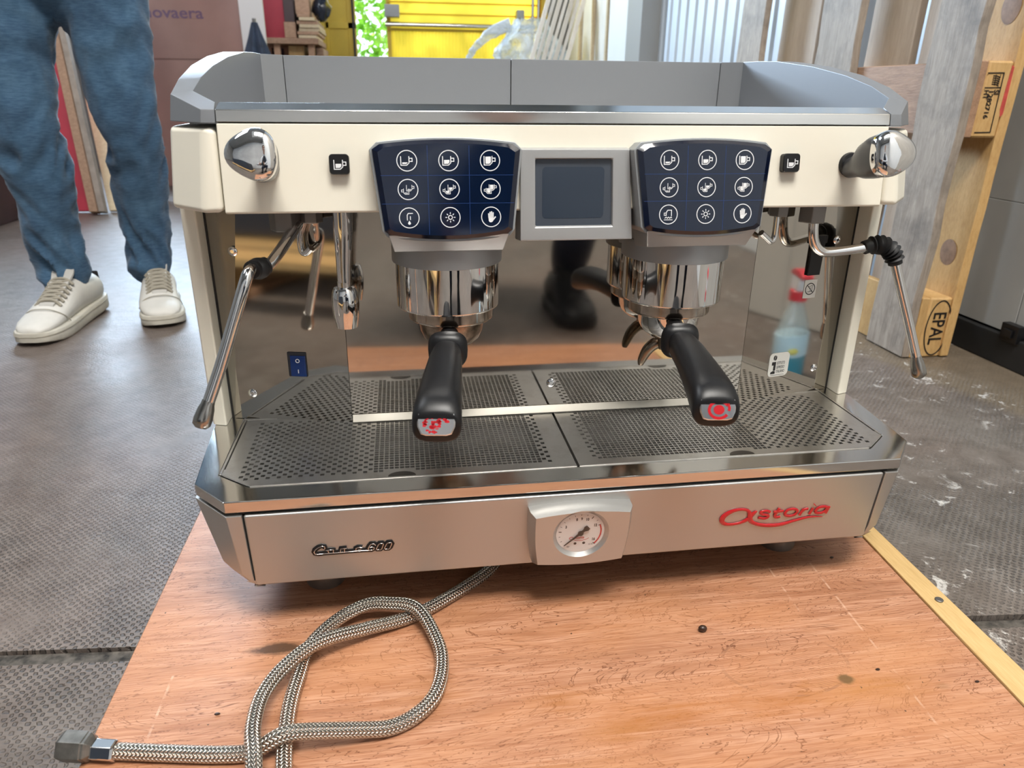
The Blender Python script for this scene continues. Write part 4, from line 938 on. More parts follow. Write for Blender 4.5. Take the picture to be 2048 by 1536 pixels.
# ------------------------------------------------------------------ the board, hose and crumbs in front of the machine
ZB = -.154
bd = thing('plywood_board', (PLY_O[0], PLY_O[1], ZF), 'reddish plywood board with yellow edge batten on the floor under the machine', 'board')
MB().prism([(-.4415,.60),(-.4440,-.575),(.3470,-.515),(.3805,.0790),(.4030,.60)], ZB-.015, ZB).build('plywood_panel', PLY, bd, bevel=.0012, seg=1)
MB().prism([(.3813,.0790),(.3478,-.515),(.3890,-.513),(.4070,.0947),(.4225,.60),(.4038,.60)], ZB-.045, ZB+.0015).build('edge_batten', BATTEN, bd, bevel=.002, seg=2)
for yy in (-.46, -.10, .22, .55): MB().box((-.438, yy-.035, ZF), (.305, yy+.035, ZB-.0152)).build('bearer', BEARER, bd)
MB().prism([(.350,-.50),(.385,-.50),(.42,.58),(.408,.58)], ZF, ZB-.0452).build('bearer', BEARER, bd)
for x, yy in ((.3895,-.0440), (.360,-.38), (.418,.40)): MB().lathe([(.0042,ZB+.0016),(.0044,ZB+.0028),(.0036,ZB+.0034)], (x,yy,0), (0,0,1), 14).build('nail_head', NAIL, bd)

hz = [(-.0600,.115,.000),(-.0871,.0668,.0),(-.1398,.0221,.0),(-.178,-.0015,.0),(-.2206,-.0189,.005),(-.262,-.0420,.0138),(-.2893,-.0699,.0138),(-.304,-.102,.0135),(-.3054,-.138,.0158),(-.3005,-.165,.0145),(-.296,-.190,.006),(-.289,-.207,0),(-.280,-.206,0),(-.2755,-.185,0),(-.2785,-.1681,0),(-.2813,-.1414,-.0),(-.2825,-.105,0),(-.2792,-.0688,0),(-.2734,-.0309,.0),(-.25,-.0016,.004),(-.2216,.0083,.012),(-.1988,.0067,.0135),(-.169,-.0058,.0135),(-.1507,-.0449,.004),(-.1481,-.0754,0),(-.1558,-.1076,0),(-.1723,-.1281,0),(-.1952,-.1394,0),(-.2249,-.1436,.006),(-.2611,-.1462,.0128),(-.2815,-.1478,.0136),(-.3060,-.1492,.0010),(-.3317,-.1477,0),(-.3675,-.1417,0),(-.4180,-.1330,.001)]
hose = thing('braided_hose', (-.25, -.05, ZB), 'silver braided water hose looped on the plywood in front of the machine', 'hose')
HR = .0066
path = [(x, yy, ZB+HR+.0004+z) for i, (x, yy, z) in enumerate(hz)]
MB().tube(path, HR, 20, uvl=True, spline=10).build('braided_sleeve', BRAID, hose, ang=80)
e0 = Vector(path[-1]); ed = (Vector((-.4361,-.1297,ZB+.0085))-e0).normalized()
MB().lathe([(.0085,-.014),(.0092,-.012),(.0092,.004),(.0080,.006)], e0+ed*.010, ed, 6).build('ferrule', CHROME, hose, bevel=.0008, smooth=False)
MB().lathe([(.0075,.004),(.0100,.006),(.0118,.008),(.0118,.010),(.0126,.0105),(.0126,.028),(.0112,.0305),(.0080,.0308),(.0080,.020)], e0+ed*.010+Vector((0,0,.0025)), ed, 6).build('union_nut', BRASSG, hose, bevel=.0012, smooth=False)
bn = MB(); bn.ball((.117,-.054,ZB+.0034), .0040, 14, (1.15,.9,.85)); tag(bn.build('coffee_bean', simple('bean_brown', (.035,.015,.008), 0, .35)), 'dark brown coffee bean lying alone on the plywood', 'coffee bean')
for (x, yy, s), wh in zip(((.318,.046,.0016),(.0155,-.212,.0024),(-.345,-.098,.0018),(-.3,-.05,.0012),(.262,-.128,.0016),(.345,-.155,.0016)), ('by the right machine foot','near the front edge of the picture','near the hose nut on the left','inside the hose loop','beside the brown stain on the right','against the yellow batten')):
    c = MB(); c.ball((x,yy,ZB+s*.5), s, 8, (1.5,.8,.55)); tag(c.build('crumb', bpy.data.materials['bean_brown']), 'tiny dark crumb on the plywood '+wh, 'crumb', 'dark crumbs scattered on the plywood')

# ------------------------------------------------------------------ people
def denim():
    m, t, b = nt('blue_denim'); v = coords(t); f = noise(t, v, 9, 5, .6); w = noise(t, coords(t, (1,1,6)), 55, 4, .6)
    c = ramp(t, f, [(.3, (.011,.042,.092)), (.55, (.030,.086,.160)), (.78, (.085,.175,.275))])
    c = mix(t, .25, c, ramp(t, w, [(.35, (.02,.06,.12)), (.7, (.16,.27,.40))])); t.links.new(c, b.inputs['Base Color']); b.inputs['Roughness'].default_value = .85
    b.inputs['Sheen Weight'].default_value = .15
    bump(t, b, noise(t, v, 420, 2), .25, .001); return m
DENIM = denim()
SKIN = simple('skin', (.46,.27,.19), 0, .5); HAIR = simple('dark_hair', (.018,.012,.009), 0, .55, bmp=.6, bscale=120)
SHOEW = simple('white_leather', (.66,.64,.59), 0, .5, var=.08, vscale=14, bmp=.08, bscale=300); SOLE = simple('cream_rubber_sole', (.60,.57,.49), 0, .6, var=.14, vscale=20)
LACE = simple('taupe_lace', (.34,.31,.25), 0, .8); TONGUE = simple('shoe_tongue', (.50,.485,.45), 0, .65)
def remesh(mb, vox, name, it=3, fold=None):
    me = bpy.data.meshes.new('tmp'); me.from_pydata(mb.v, [], mb.f); o = bpy.data.objects.new('tmp', me); col.objects.link(o)
    bm = bmesh.new(); bm.from_mesh(me); bmesh.ops.recalc_face_normals(bm, faces=bm.faces); bm.to_mesh(me); bm.free()
    r_ = o.modifiers.new('r', 'REMESH'); r_.mode = 'VOXEL'; r_.voxel_size = vox
    s_ = o.modifiers.new('s', 'SMOOTH'); s_.iterations = it; s_.factor = .5
    dg = bpy.context.evaluated_depsgraph_get(); m2 = bpy.data.meshes.new_from_object(o.evaluated_get(dg))
    out = MB(); out.v = [tuple(v.co) for v in m2.vertices]; out.f = [tuple(p.vertices) for p in m2.polygons]
    if fold:
        nn = [v.normal.copy() for v in m2.vertices]; out.v = [tuple(Vector(p)+n*fold(Vector(p), n)) for p, n in zip(out.v, nn)]
    bpy.data.objects.remove(o); bpy.data.meshes.remove(me); bpy.data.meshes.remove(m2); return out
def limb(mb, pts, n=16):                              # pts: (x,y,z,r) ; spheres at the ends keep the union closed
    mb.tube([p[:3] for p in pts], [p[3] for p in pts], n, spline=5)
    for p in (pts[0], pts[-1]): mb.ball(p[:3], p[3]*.98, 12)
def hand(mb, w, f, side, s=1.0):                      # wrist point, direction, thumb side
    w = Vector(w); f = Vector(f).normalized(); sd_ = (Vector(side)-f*Vector(side).dot(f)).normalized(); nn = f.cross(sd_)
    mb.tube([w-f*.01, w+f*.03*s, w+f*.075*s, w+f*.095*s], [.024*s,.030*s,.038*s,.034*s], 12, squash=(tuple(nn), .42), spline=3)
    for k, (o, L) in enumerate(((.027,.070),(.009,.079),(-.009,.073),(-.027,.056))):
        b0 = w+f*.085*s+sd_*o*s; mb.tube([b0, b0+f*L*.45*s+nn*.006, b0+f*L*.78*s+nn*.020, b0+f*L*s+nn*.036], [.0090*s,.0085*s,.0078*s,.0062*s], 8, spline=3)
    b0 = w+f*.03*s+sd_*.022*s; mb.tube([b0, b0+(f*.55+sd_*.8)*.035*s, b0+(f*.85+sd_*.75)*.062*s+nn*.01, b0+(f*1.0+sd_*.6)*.085*s+nn*.02], [.013*s,.011*s,.0095*s,.0075*s], 8, spline=3)
def head(mb, c, d, s=1.0):                            # c centre of the skull, d facing direction
    c = Vector(c); d = Vector(d).normalized(); x = Vector((0,0,1)).cross(d).normalized(); z = d.cross(x)
    def Hb(o, r, sc): 
        t = MB(); t.ball((0,0,0), r, 14, sc); mb.add([c+x*(v[0]+o[0])*s+d*(v[1]+o[1])*s+z*(v[2]+o[2])*s for v in t.v], t.f)
    Hb((0,-.01,.035), .092, (.84,1.05,.98)); Hb((0,.022,-.045), .068, (.86,1.0,1.15)); Hb((0,.045,-.092), .034, (1,.9,.8))
    Hb((0,.098,-.028), .017, (.85,1.0,1.5)); Hb((0,.098,-.042), .018, (1.1,.9,.7)); Hb((0,.086,-.072), .020, (1.25,.5,.42)); Hb((0,.082,.028), .030, (1.9,.5,.45))
    for sx in (-1, 1): Hb((sx*.080,-.008,-.02), .026, (.38,.8,1.25)); Hb((sx*.033,.070,-.035), .03, (.9,.7,.8))
    return c, d, x, z
def head_bits(par, c, d, x, z):
    hr = MB(); t = MB(); t.ball((0,0,0), .100, 22, (.90,1.08,1.02)); keep = [v for v in t.v]
    hr.add([c+x*v[0]+d*(v[1]-.014)+z*(v[2]+.040) for v in keep], [f for f in t.f if sum(keep[i][2]-keep[i][1]*.9 for i in f)/len(f) > -.02])
    hr.build('hair', HAIR, par, solid=.010)
    for sx in (-1, 1):
        e = MB(); p = c+x*(sx*.032)+d*.078+z*(-.006); e.ball(p, .012, 12); e.build('eye', PRINT, par); e = MB(); e.ball(p+d*.0085, .0055, 10); e.build('iris', INK, par)
        e = MB(); e.tube([c+x*(sx*.017)+d*.094+z*.018, c+x*(sx*.034)+d*.093+z*.023, c+x*(sx*.050)+d*.078+z*.018], [.004,.0045,.003], 8); e.build('eyebrow', HAIR, par)
def sneaker(par, heel, toe, zf, tab=None, lift=0):
    heel = Vector((heel[0], heel[1], 0)); d = Vector((toe[0], toe[1], 0))-heel; L = d.length; d = d/L; sdv = Vector((d.y, -d.x, 0))
    def Q(a, s, h): return tuple(heel+d*(a*L)+sdv*s+Vector((0,0,zf+h+lift*max(0, .55-a))))
    def ring(a, w, h0, h1, e, off=0, n=28):
        out = []
        for i in range(n):
            th = 2*math.pi*i/n; c, s = math.cos(th), math.sin(th); hh = (h1-h0)
            ww = w*(1-.30*max(0, s)**1.5)
            out.append(Q(a, off+ww*math.copysign(abs(c)**(2/e), c), h0+hh*(.5+.5*math.copysign(abs(s)**(2/e), s))))
        return out
    us = [(.010,.018,.030,.070,2.4,0),(.03,.030,.024,.088,2.6,0),(.08,.0375,.024,.098,2.8,0),(.16,.041,.024,.102,2.8,0),(.26,.042,.024,.108,2.6,0),(.36,.0425,.024,.118,2.5,.001),(.43,.043,.024,.118,2.5,.002),(.50,.0445,.024,.106,2.5,.003),(.60,.0475,.024,.090,2.5,.004),(.70,.0495,.024,.0755,2.5,.004),(.78,.0500,.024,.066,2.5,.003),(.86,.0475,.024,.060,2.4,.001),(.93,.040,.024,.0535,2.3,-.001),(.975,.027,.026,.047,2.2,-.003),(.992,.014,.030,.040,2.0,-.004)]
    up_ = MB(); up_.loft([ring(*u) for u in us]); sh = up_.build('sneaker', SHOEW, par, ang=70)
    so_ = MB(); outl = [(-.005,.020),(.02,.034),(.08,.0425),(.2,.0455),(.36,.0450),(.5,.0470),(.62,.0515),(.74,.0545),(.84,.0530),(.92,.0465),(.975,.034),(1.0,.018)]
    pts = [(a, w+.0005) for a, w in outl]+[(a, -w) for a, w in reversed(outl)]
    so_.loft([[Q(a, s*.96, .000+(.012*max(0, a-.8)/.2)) for a, s in pts], [Q(a, s*1.01, .004+(.010*max(0, a-.8)/.2)) for a, s in pts], [Q(a, s, .030) for a, s in pts], [Q(a, s*.95, .034) for a, s in pts]]); so_.build('sole', SOLE, sh, ang=60)
    gr = MB(); gr.tube([Q(a, s*1.012, .0245) for a, s in pts+[pts[0]]], .0012, 6); gr.build('sole_groove', LACE, sh)
    top = lambda q: float(np.interp(q, [u[0] for u in us], [u[3] for u in us]))
    tg = MB(); tg.loft([[Q(a, s*w, h+b_) for s in (-1,-.5,0,.5,1) for b_ in (0,)]+[Q(a, s*w, h-.006) for s in (1,.5,0,-.5,-1)] for a, w, h in ((.375,.026,.142),(.41,.027,.130),(.45,.024,top(.45)+.0045),(.55,.021,top(.55)+.0022),(.66,.019,top(.66)+.0022),(.71,.017,top(.71)+.0016))]); tg.build('tongue', TONGUE, sh, ang=70)
    for k in range(6):
        a = .455+.043*k; h = top(a)+.0035; lc = MB()
        lc.tube([Q(a+.010, -.031, h-.0125), Q(a+.005, -.017, h+.0005), Q(a, 0, h+.0030), Q(a+.005, .017, h+.0005), Q(a+.010, .031, h-.0125)], .0038, 8, spline=3)
        if k < 5: lc.tube([Q(a+.010, -.024, h-.003), Q(a+.026, .0, top(a+.026)+.0055), Q(a+.043, .024, top(a+.043)-.001)], .0030, 8, spline=3); lc.tube([Q(a+.010, .024, h-.003), Q(a+.026, .0, top(a+.026)+.0050), Q(a+.043, -.024, top(a+.043)-.001)], .0030, 8, spline=3)
        lc.build('lace', LACE, sh)
    sm = MB(); sm.tube([Q(.70,-.0505,.036), Q(.745,-.044,.056), Q(.765,-.020,.0695), Q(.77,.004,.0715), Q(.765,.026,.0685), Q(.745,.047,.055), Q(.70,.0545,.036)], .0013, 6, spline=4); sm.build('toe_seam', LACE, sh)
    hb_ = MB(); hb_.loft([[Q(-.002-.0+b_, s, h) for s, h in ((-.020,.052),(.020,.052),(.017,.096),(-.017,.096))] for b_ in (-.004,.018)]); hb_.build('heel_tab', INK if tab else SHOEW, sh, bevel=.003)
    return sh
# the man in jeans who stands behind the machine on the left
def fold_legs(p, n):
    th = math.atan2(n.y, n.x); f = 0
    for zc, amp, w_ in ((-.06,.017,.085),(.21,.014,.085),(.45,.012,.10),(.06,.007,.1),(.33,.006,.08)):
        k = math.exp(-((p.z-zc)/w_)**2); q = mnoise.noise(Vector((math.cos(th)*.9+p.x*3, math.sin(th)*.9, p.z*17+math.cos(th+zc*9)*1.6)))
        f += amp*k*(.55-2.1*abs(q))
    return f+.008*mnoise.noise(p*8)+.003*mnoise.noise(Vector((p.x*30, p.y*30, p.z*12)))
man = thing('person', (-.95, 1.42, ZF), 'person in blue jeans and white sneakers walking behind the machine on the left', 'person')
body = MB()
torso = MB()
for y0, zz, rx, ry in ((1.41,.60,.155,.11),(1.41,.70,.165,.115),(1.41,.80,.158,.11),(1.41,.92,.165,.115),(1.41,1.04,.175,.12),(1.41,1.14,.16,.105),(1.41,1.19,.10,.085)): pass
limb(torso, [(-.955,1.41,.80,.13),(-.955,1.41,.86,.135),(-.95,1.41,.98,.15),(-.95,1.41,1.08,.14)])
for sx in (-1, 1):
    limb(torso, [(-.95+sx*.10,1.41,1.10,.075),(-.95+sx*.19,1.41,1.09,.066),(-.95+sx*.235,1.42,.96,.052),(-.95+sx*.25,1.42,.88,.047),(-.95+sx*.20,1.32,.86,.042),(-.95+sx*.11,1.23,.87,.036)])
tm = remesh(torso, .014, 'torso', 4, lambda p, n: .006*mnoise.noise(p*10))
limb(body, [(-.95,1.41,1.08,.065),(-.95,1.40,1.20,.056),(-.95,1.395,1.27,.058)]); hc = head(body, (-.95,1.385,1.375), (.1,-1,-.05)); limb(body, [(-.95,1.41,1.10,.06),(-.95,1.41,.80,.06)])
for sx in (-1, 1):
    limb(body, [(-.95,1.41,1.08,.05),(-.95+sx*.10,1.41,1.10,.05),(-.95+sx*.19,1.41,1.09,.045),(-.95+sx*.235,1.42,.96,.036),(-.95+sx*.25,1.42,.88,.034),(-.95+sx*.20,1.32,.86,.032),(-.95+sx*.11,1.23,.87,.028)])
    limb(body, [(-.95+sx*.12,1.24,.87,.028),(-.95+sx*.075,1.215,.875,.024)]); hand(body, (-.95+sx*.075,1.215,.875), (-sx*1,-.15,.1+.25*sx), (0,0,1))
bm_ = remesh(body, .006, 'body', 2).build('body', SKIN, man, ang=80)
tm.build('grey_sweater', simple('grey_sweater', (.12,.12,.13), 0, .9, bmp=.3, bscale=300), man, ang=80)
head_bits(man, *hc)
jn = MB()
limb(jn, [(-1.035,1.40,.60,.112),(-1.062,1.40,.43,.098),(-1.058,1.385,.31,.080),(-1.050,1.385,.24,.072),(-1.052,1.41,.13,.073),(-1.055,1.425,.02,.064),(-1.052,1.43,-.075,.059),(-1.050,1.425,-.105,.058)])
limb(jn, [(-.835,1.42,.60,.108),(-.832,1.42,.42,.083),(-.828,1.42,.30,.071),(-.826,1.43,.24,.068),(-.840,1.475,.13,.069),(-.850,1.495,.02,.060),(-.856,1.50,-.07,.057),(-.857,1.495,-.095,.057)])
limb(jn, [(-1.02,1.41,.62,.118),(-.86,1.41,.62,.118)]); limb(jn, [(-1.00,1.41,.70,.12),(-.90,1.41,.70,.12)]); limb(jn, [(-.99,1.405,.58,.085),(-.88,1.41,.58,.085)])
jeans = remesh(jn, .010, 'jeans', 3, fold_legs).build('jeans', DENIM, man, ang=80)
sneaker(man, (-1.026,1.525), (-1.055,1.175), ZF, tab=True, lift=.02)
sneaker(man, (-.868,1.585), (-.786,1.295), ZF)
# the photographer, crouched behind the camera: shows only as a reflection in the polished steel
ph = thing('person', (.03, -1.05, ZF), 'person in dark vest crouching behind the camera with a phone, mirrored in steel', 'person')
PX = .10
hip = (PX,-1.22,.17); tj = MB()
limb(tj, [(PX-.10,-1.22,.17,.11),(PX-.14,-1.02,.24,.085),(PX-.16,-.86,.245,.068),(PX-.155,-.93,.10,.062),(PX-.15,-1.02,-.08,.052)])
limb(tj, [(PX+.10,-1.22,.17,.11),(PX+.16,-1.02,.20,.085),(PX+.20,-.86,.18,.068),(PX+.195,-.94,.05,.062),(PX+.19,-1.04,-.10,.052)])
limb(tj, [(PX-.08,-1.23,.20,.12),(PX+.08,-1.23,.20,.12)])
remesh(tj, .014, 'trousers', 3, lambda p, n: .006*mnoise.noise(p*9)).build('dark_trousers', simple('navy_trousers', (.010,.014,.030), 0, .85), ph, ang=80)
tv = MB(); limb(tv, [(PX,-1.23,.22,.14),(PX,-1.18,.42,.15),(PX,-1.13,.58,.145)])
remesh(tv, .014, 'vest', 3, lambda p, n: .006*mnoise.noise(p*11)).build('dark_vest', simple('dark_vest', (.014,.015,.020), 0, .7), ph, ang=80)
ts = MB()
for sx in (-1, 1): limb(ts, [(PX+sx*.10,-1.12,.62,.072),(PX+sx*.19,-1.09,.58,.062),(PX+sx*.25,-1.00,.42,.050),(-.12+sx*.17,-.86,.37,.044),(-.16+sx*.10,-.76,.36,.036)])
limb(ts, [(PX,-1.14,.60,.09),(PX,-1.10,.68,.075)])
remesh(ts, .012, 'sleeves', 3).build('pale_sleeves', simple('pale_grey_sleeves', (.45,.46,.48), 0, .9), ph, ang=80)
tb = MB(); limb(tb, [(PX,-1.12,.62,.055),(PX,-1.08,.74,.055)]); hc = head(tb, (PX,-1.05,.83), (.05,1,-.25))
for sx in (-1, 1):
    limb(tb, [(PX,-1.12,.60,.05),(PX+sx*.10,-1.12,.62,.05),(PX+sx*.19,-1.09,.58,.045),(PX+sx*.25,-1.00,.42,.036),(-.12+sx*.17,-.86,.37,.032),(-.16+sx*.10,-.76,.36,.028)])
    limb(tb, [(-.16+sx*.11,-.77,.36,.030),(-.16+sx*.09,-.745,.358,.026)]); hand(tb, (-.16+sx*.092,-.742,.356), (-sx*.25,.9,.05), (0,.1,1), .85)
remesh(tb, .006, 'body', 2).build('body', SKIN, ph, ang=80); head_bits(ph, *hc)
_w, _s, _l, _t = SHOEW, SOLE, LACE, TONGUE; SHOEW = SOLE = LACE = TONGUE = RUBBER
for s in (-1, 1): sneaker(ph, (PX+s*.165,-1.10), (PX+s*.185,-.82), ZF)
SHOEW, SOLE, LACE, TONGUE = _w, _s, _l, _t
pn = thing('phone', (-.16, -.645, .31), 'black phone held up by the crouching person', 'phone')
MB().box((-.235,-.652,.312), (-.088,-.644,.386)).build('phone_body', BLACK, pn, bevel=.003)

# ------------------------------------------------------------------ the pallet on the right
pa = thing('pallet', (1.04, 1.4, ZF), 'tall wooden pallet of grey and pale boards standing upright by the right wall', 'pallet')
def lean(mb):                                         # the pallet leans slightly towards the wall
    k = .020; mb.v = [(x+(z+.22)*k, yy, z) for x, yy, z in mb.v]; return mb
rj = random.Random(5)
def pboard(x0, x1, y0, y1, z0, z1, m, name, rough=.004):
    mb = MB(); nz = max(2, int((z1-z0)/.07)); rings = []
    for i in range(nz+1):
        z = z0+(z1-z0)*i/nz; a, b_ = (rj.uniform(-rough, rough), rj.uniform(-rough, rough)) if rough else (0, 0)
        rings.append([(x0+rj.uniform(-.0008,.0008), y0+a, z), (x1, y0+a, z), (x1, y1+b_, z), (x0+rj.uniform(-.0008,.0008), y1+b_, z)])
    mb.loft(rings); return lean(mb).build(name, m, pa, bevel=.0025, seg=1, ang=40)
H1 = .98
for (y0, y1, m, r_) in ((.850,.991,PALG,.005),(1.285,1.468,PALG,.004),(1.815,1.985,PALG,.004)):
    o = pboard(.985, 1.006, y0, y1, ZF+.002, H1, m, 'deck_board', r_)
    if y0 < .9: first = o
for (z0, z1) in ((-.2195,-.075), (.275,.425), (.83,.978)):
    lean(MB().box((1.0065,.853,z0), (1.026,1.98,z1))).build('stringer_board', PALO if z0 < 0 else TIMB, pa, bevel=.002, seg=1)
    for y0 in (.852, 1.29, 1.82):
        bl = lean(MB().box((1.0265,y0,z0), (1.083,y0+(.10 if y0 < 1 else .14),z1))).build('block', PALO, pa, bevel=.004, seg=1)
        if y0 < 1:
            kx = lambda z: 1.055+(z+.22)*.02
            if z0 < 0:
                zc = (z0+z1)/2; f = Fr((1.060+(zc+.22)*.02, .8515, zc), (0,0,-1), (1,0,.02), (0,-1,0)); mb = MB()
                text(mb, 'EPAL', .046, f, 0, -.016, .0006, .0004, 0, .80, 'CENTER'); ribbon(mb, f, circ(0,0,.066,40,0,360,.030), .0028, .0006, True); mb.build('block_stamp', INK, pa, smooth=False)
            elif z0 < .5:
                zc = (z0+z1)/2; f = Fr((1.048+(zc+.22)*.02, .8515, zc-.006), (0,0,-1), (1,0,.02), (0,-1,0)); mb = MB()
                ribbon(mb, f, [(-.058,-.020),(-.058,.017),(.058,.017),(.058,-.020)], .0022, .0006); ribbon(mb, f, [(-.030,-.020),(-.030,.017)], .0018, .0006)
                for k in range(5): ribbon(mb, f, [(-.053+.004*k,-.006),(-.052+.004*k,.004),(-.049+.004*k,.011)], .0016, .0006)
                ribbon(mb, f, [(-.055,.010),(-.034,.008)], .0012, .0006); ribbon(mb, f, [(-.055,.000),(-.034,.001)], .0012, .0006)
                text(mb, 'SI', .016, f, -.026, .004, .0006, .0003, 0, .9); text(mb, '1282716', .0145, f, -.026, -.0075, .0006, .0003, 0, 1.12); text(mb, 'HT', .0145, f, -.026, -.0185, .0006, .0003, 0, .95)
                mb.build('block_stamp', INK, pa, smooth=False)
                f = Fr((1.0835+(zc+.22)*.02, .8516, zc+.012), (0,0,-1), (1,0,.02), (0,-1,0)); mb = MB(); poly(mb, f, [(-.055,-.004),(-.02,-.006),(.03,-.008),(.046,-.004),(.040,.001),(0,.004),(-.05,.005)], .0004); mb.build('red_paint_mark', simple('faded_red_paint', (.52,.07,.055), 0, .7, var=.3, vscale=60), pa, smooth=False)
for (y0, y1) in ((.850,.965),(1.000,1.162),(1.198,1.385),(1.655,1.885)):
    pboard(1.0835, 1.106, y0, y1, ZF+.002, H1, PALO if y0 < .9 else PALC, 'bottom_board', .0015)
for z, yy, rz, ry in ((.02,.905,.030,.026),(.53,.90,.034,.026)):
    kn = MB(); kn.lathe([(1,0),(.7,.0006),(.0001,.0008)], (0,0,0), (-1,0,0), 20); kn.v = [(1.083+(z+.22)*.02+v[0], yy+v[1]*ry, z+v[2]*rz) for v in kn.v]
    kn.build('wood_knot', simple('knot_brown', (.30,.18,.11), 0, .6, var=.25, vscale=60), pa)

# ------------------------------------------------------------------ stored things at the back, left to right
def carton(x0, x1, y0, y1, z0, z1, label, txt=None):
    t = thing('cardboard_box', ((x0+x1)/2, (y0+y1)/2, z0), label, 'box', None)
    MB().box((x0,y0,z0), (x1,y1,z1-.004)).build('box_body', CARD, t, bevel=.006)
    MB().box((x0+.002,y0+.002,z1-.0038), (x1-.002,(y0+y1)/2-.002,z1)).build('flap', CARD, t); MB().box((x0+.002,(y0+y1)/2+.002,z1-.0038), (x1-.002,y1-.002,z1)).build('flap', CARD, t)
    if txt:
        f = Fr((x0, y0-.0005, z0), (1,0,0), (0,0,1), (0,-1,0)); mb = MB(); text(mb, txt, .088, f, .034, .227, .001, .0012, 0, 1.22); mb.build('printed_name', CARDT, t, smooth=False)
carton(-1.78,-1.095,4.5,5.1,ZF,.531,'lower brown cardboard box standing on the floor behind the jeans')
carton(-1.675,-1.090,4.5,5.1,.532,1.15,'upper brown cardboard box with dark printed name, on the lower box','novaera')
rb = thing('leaning_board', (-1.75, 3.45, ZF), 'red board edged with grey wood strips leaning between the man\'s legs', 'board')
def slab(p0, p1, w, th, side=(1,0,0)):               # a leaning slab: bottom point, top point, width along side, thickness towards the camera
    p0, p1, s_ = Vector(p0), Vector(p1), Vector(side).normalized(); n_ = s_.cross(p1-p0).normalized()
    mb = MB(); mb.loft([[p, p+s_*w, p+s_*w+n_*th, p+n_*th] for p in (p0, p1)]); return mb
slab((-2.04,3.36,-.215),(-2.24,3.80,.95),.375,.02).build('red_face', REDB, rb, bevel=.002)
slab((-1.675,3.30,-.218),(-1.87,3.74,.95),.038,.05).build('edge_strip', TIMB, rb, bevel=.002)
slab((-1.637,3.31,-.218),(-1.832,3.75,.95),.028,.045).build('edge_strip', simple('grey_strip', (.30,.25,.21), 0, .7, var=.2, vscale=20), rb, bevel=.002)
tag(slab((-1.615,3.36,-.218),(-1.792,3.80,.40),.060,.018).build('plank', TIMBL, None, bevel=.002), 'pale yellow plank leaning behind the grey edged red board', 'plank')
tag(slab((-1.66,3.80,-.215),(-1.80,4.32,.95),.19,.012).build('leaning_sheet', simple('pale_grey_sheet', (.45,.45,.47), 0, .5), None, bevel=.001), 'pale grey sheet leaning behind the red board', 'sheet')
dk = thing('crate', (-2.3, 3.1, ZF), 'dark brown crate standing in the shade at the far left', 'crate')
MB().box((-2.75,2.75,ZF), (-1.95,3.3,.02)).build('crate_body', simple('dark_crate', (.06,.035,.032), 0, .7, var=.3, vscale=6), dk, bevel=.006)
for z in (-.14,-.04): MB().box((-2.76,2.738,z-.03), (-1.945,2.75,z+.03)).build('crate_slat', TIMB, dk)
# white sheet with a dark folded parasol in front
tag(MB().box((-1.050,4.30,ZF), (-.915,4.33,1.15)).build('white_panel', simple('white_laminate', (.80,.77,.75), 0, .4), None, bevel=.002), 'tall narrow white panel standing beside the brown boxes', 'panel')
pr = thing('folded_parasol', (-.955, 4.18, ZF), 'dark blue folded cloth parasol standing before the white panel', 'parasol')
mb = MB(); rings = []
for z, r_ in ((ZF+.02,.010),(.35,.075),(.56,.062),(.64,.036),(.72,.014)):
    rings.append([(-.952+(r_*(1+.22*math.cos(7*a)))*math.cos(a), 4.18+(r_*(1+.22*math.cos(7*a)))*math.sin(a), z) for a in [2*math.pi*i/42 for i in range(42)]])
mb.loft(rings); mb.build('folded_cloth', simple('navy_cloth', (.035,.05,.085), 0, .75, var=.5, vscale=12), pr, ang=70)
MB().tube([(-.952,4.18,ZF),(-.952,4.18,.74)], .011, 10).build('parasol_pole', GREYM, pr)
# shelf with offcuts, a red panel behind it
sh = thing('timber_rack', (-.86, 4.95, ZF), 'brown wooden rack holding the offcut timber left of the yellow door', 'rack')
MB().box((-1.08,4.78,.645), (-.655,5.35,.680)).build('rack_shelf', TIMB, sh, bevel=.003)
MB().box((-1.08,4.80,.15), (-.70,5.35,.18)).build('rack_shelf', TIMB, sh, bevel=.003)
for x in (-1.055, -.93, -.71): 
    MB().box((x-.02,4.82,ZF), (x+.02,4.86,.645)).build('rack_post', TIMB, sh, bevel=.003); MB().box((x-.02,5.30,ZF), (x+.02,5.34,1.25)).build('rack_post', TIMB, sh, bevel=.003)
MB().box((-1.08,5.345,.0), (-.70,5.36,1.25)).build('rack_back', simple('dark_rack_back', (.05,.035,.045), 0, .8), sh)
tag(MB().box((-1.075,4.92,.6805), (-.872,4.94,1.2)).build('red_panel', REDB, None, bevel=.002), 'bright red panel standing on the timber rack', 'panel')
rt_ = random.Random(9); yy = 4.86
for i, (x0, x1, z0, z1, d_) in enumerate(((-.868,-.795,.6805,.775,0),(-.780,-.665,.6805,.700,.01),(-.785,-.650,.7005,.720,.02),(-.775,-.640,.7205,.741,.0),(-.770,-.645,.7415,.762,.012),(-.785,-.652,.7625,.783,.004),(-.768,-.670,.7835,.803,.016),(-.780,-.700,.8035,.822,.004))):
    tag(MB().box((x0,4.79-d_,z0), (x1,5.25,z1)).build('plank', TIMBL if i in (1,3,4,6) else TIMB, None, bevel=.003), ('','lowest','second lowest','third lowest','middle','third highest','second highest','topmost')[i]+' sawn offcut in the pile on the timber rack' if i else 'squat brown timber block on the rack beside the red panel', 'plank', 'offcuts piled on the timber rack' if i else None)
tag(MB().box((-.790,4.82,.8225), (-.700,5.2,1.02)).build('timber_block', TIMB, None, bevel=.006), 'upright brown timber block on top of the offcut pile', 'timber block')
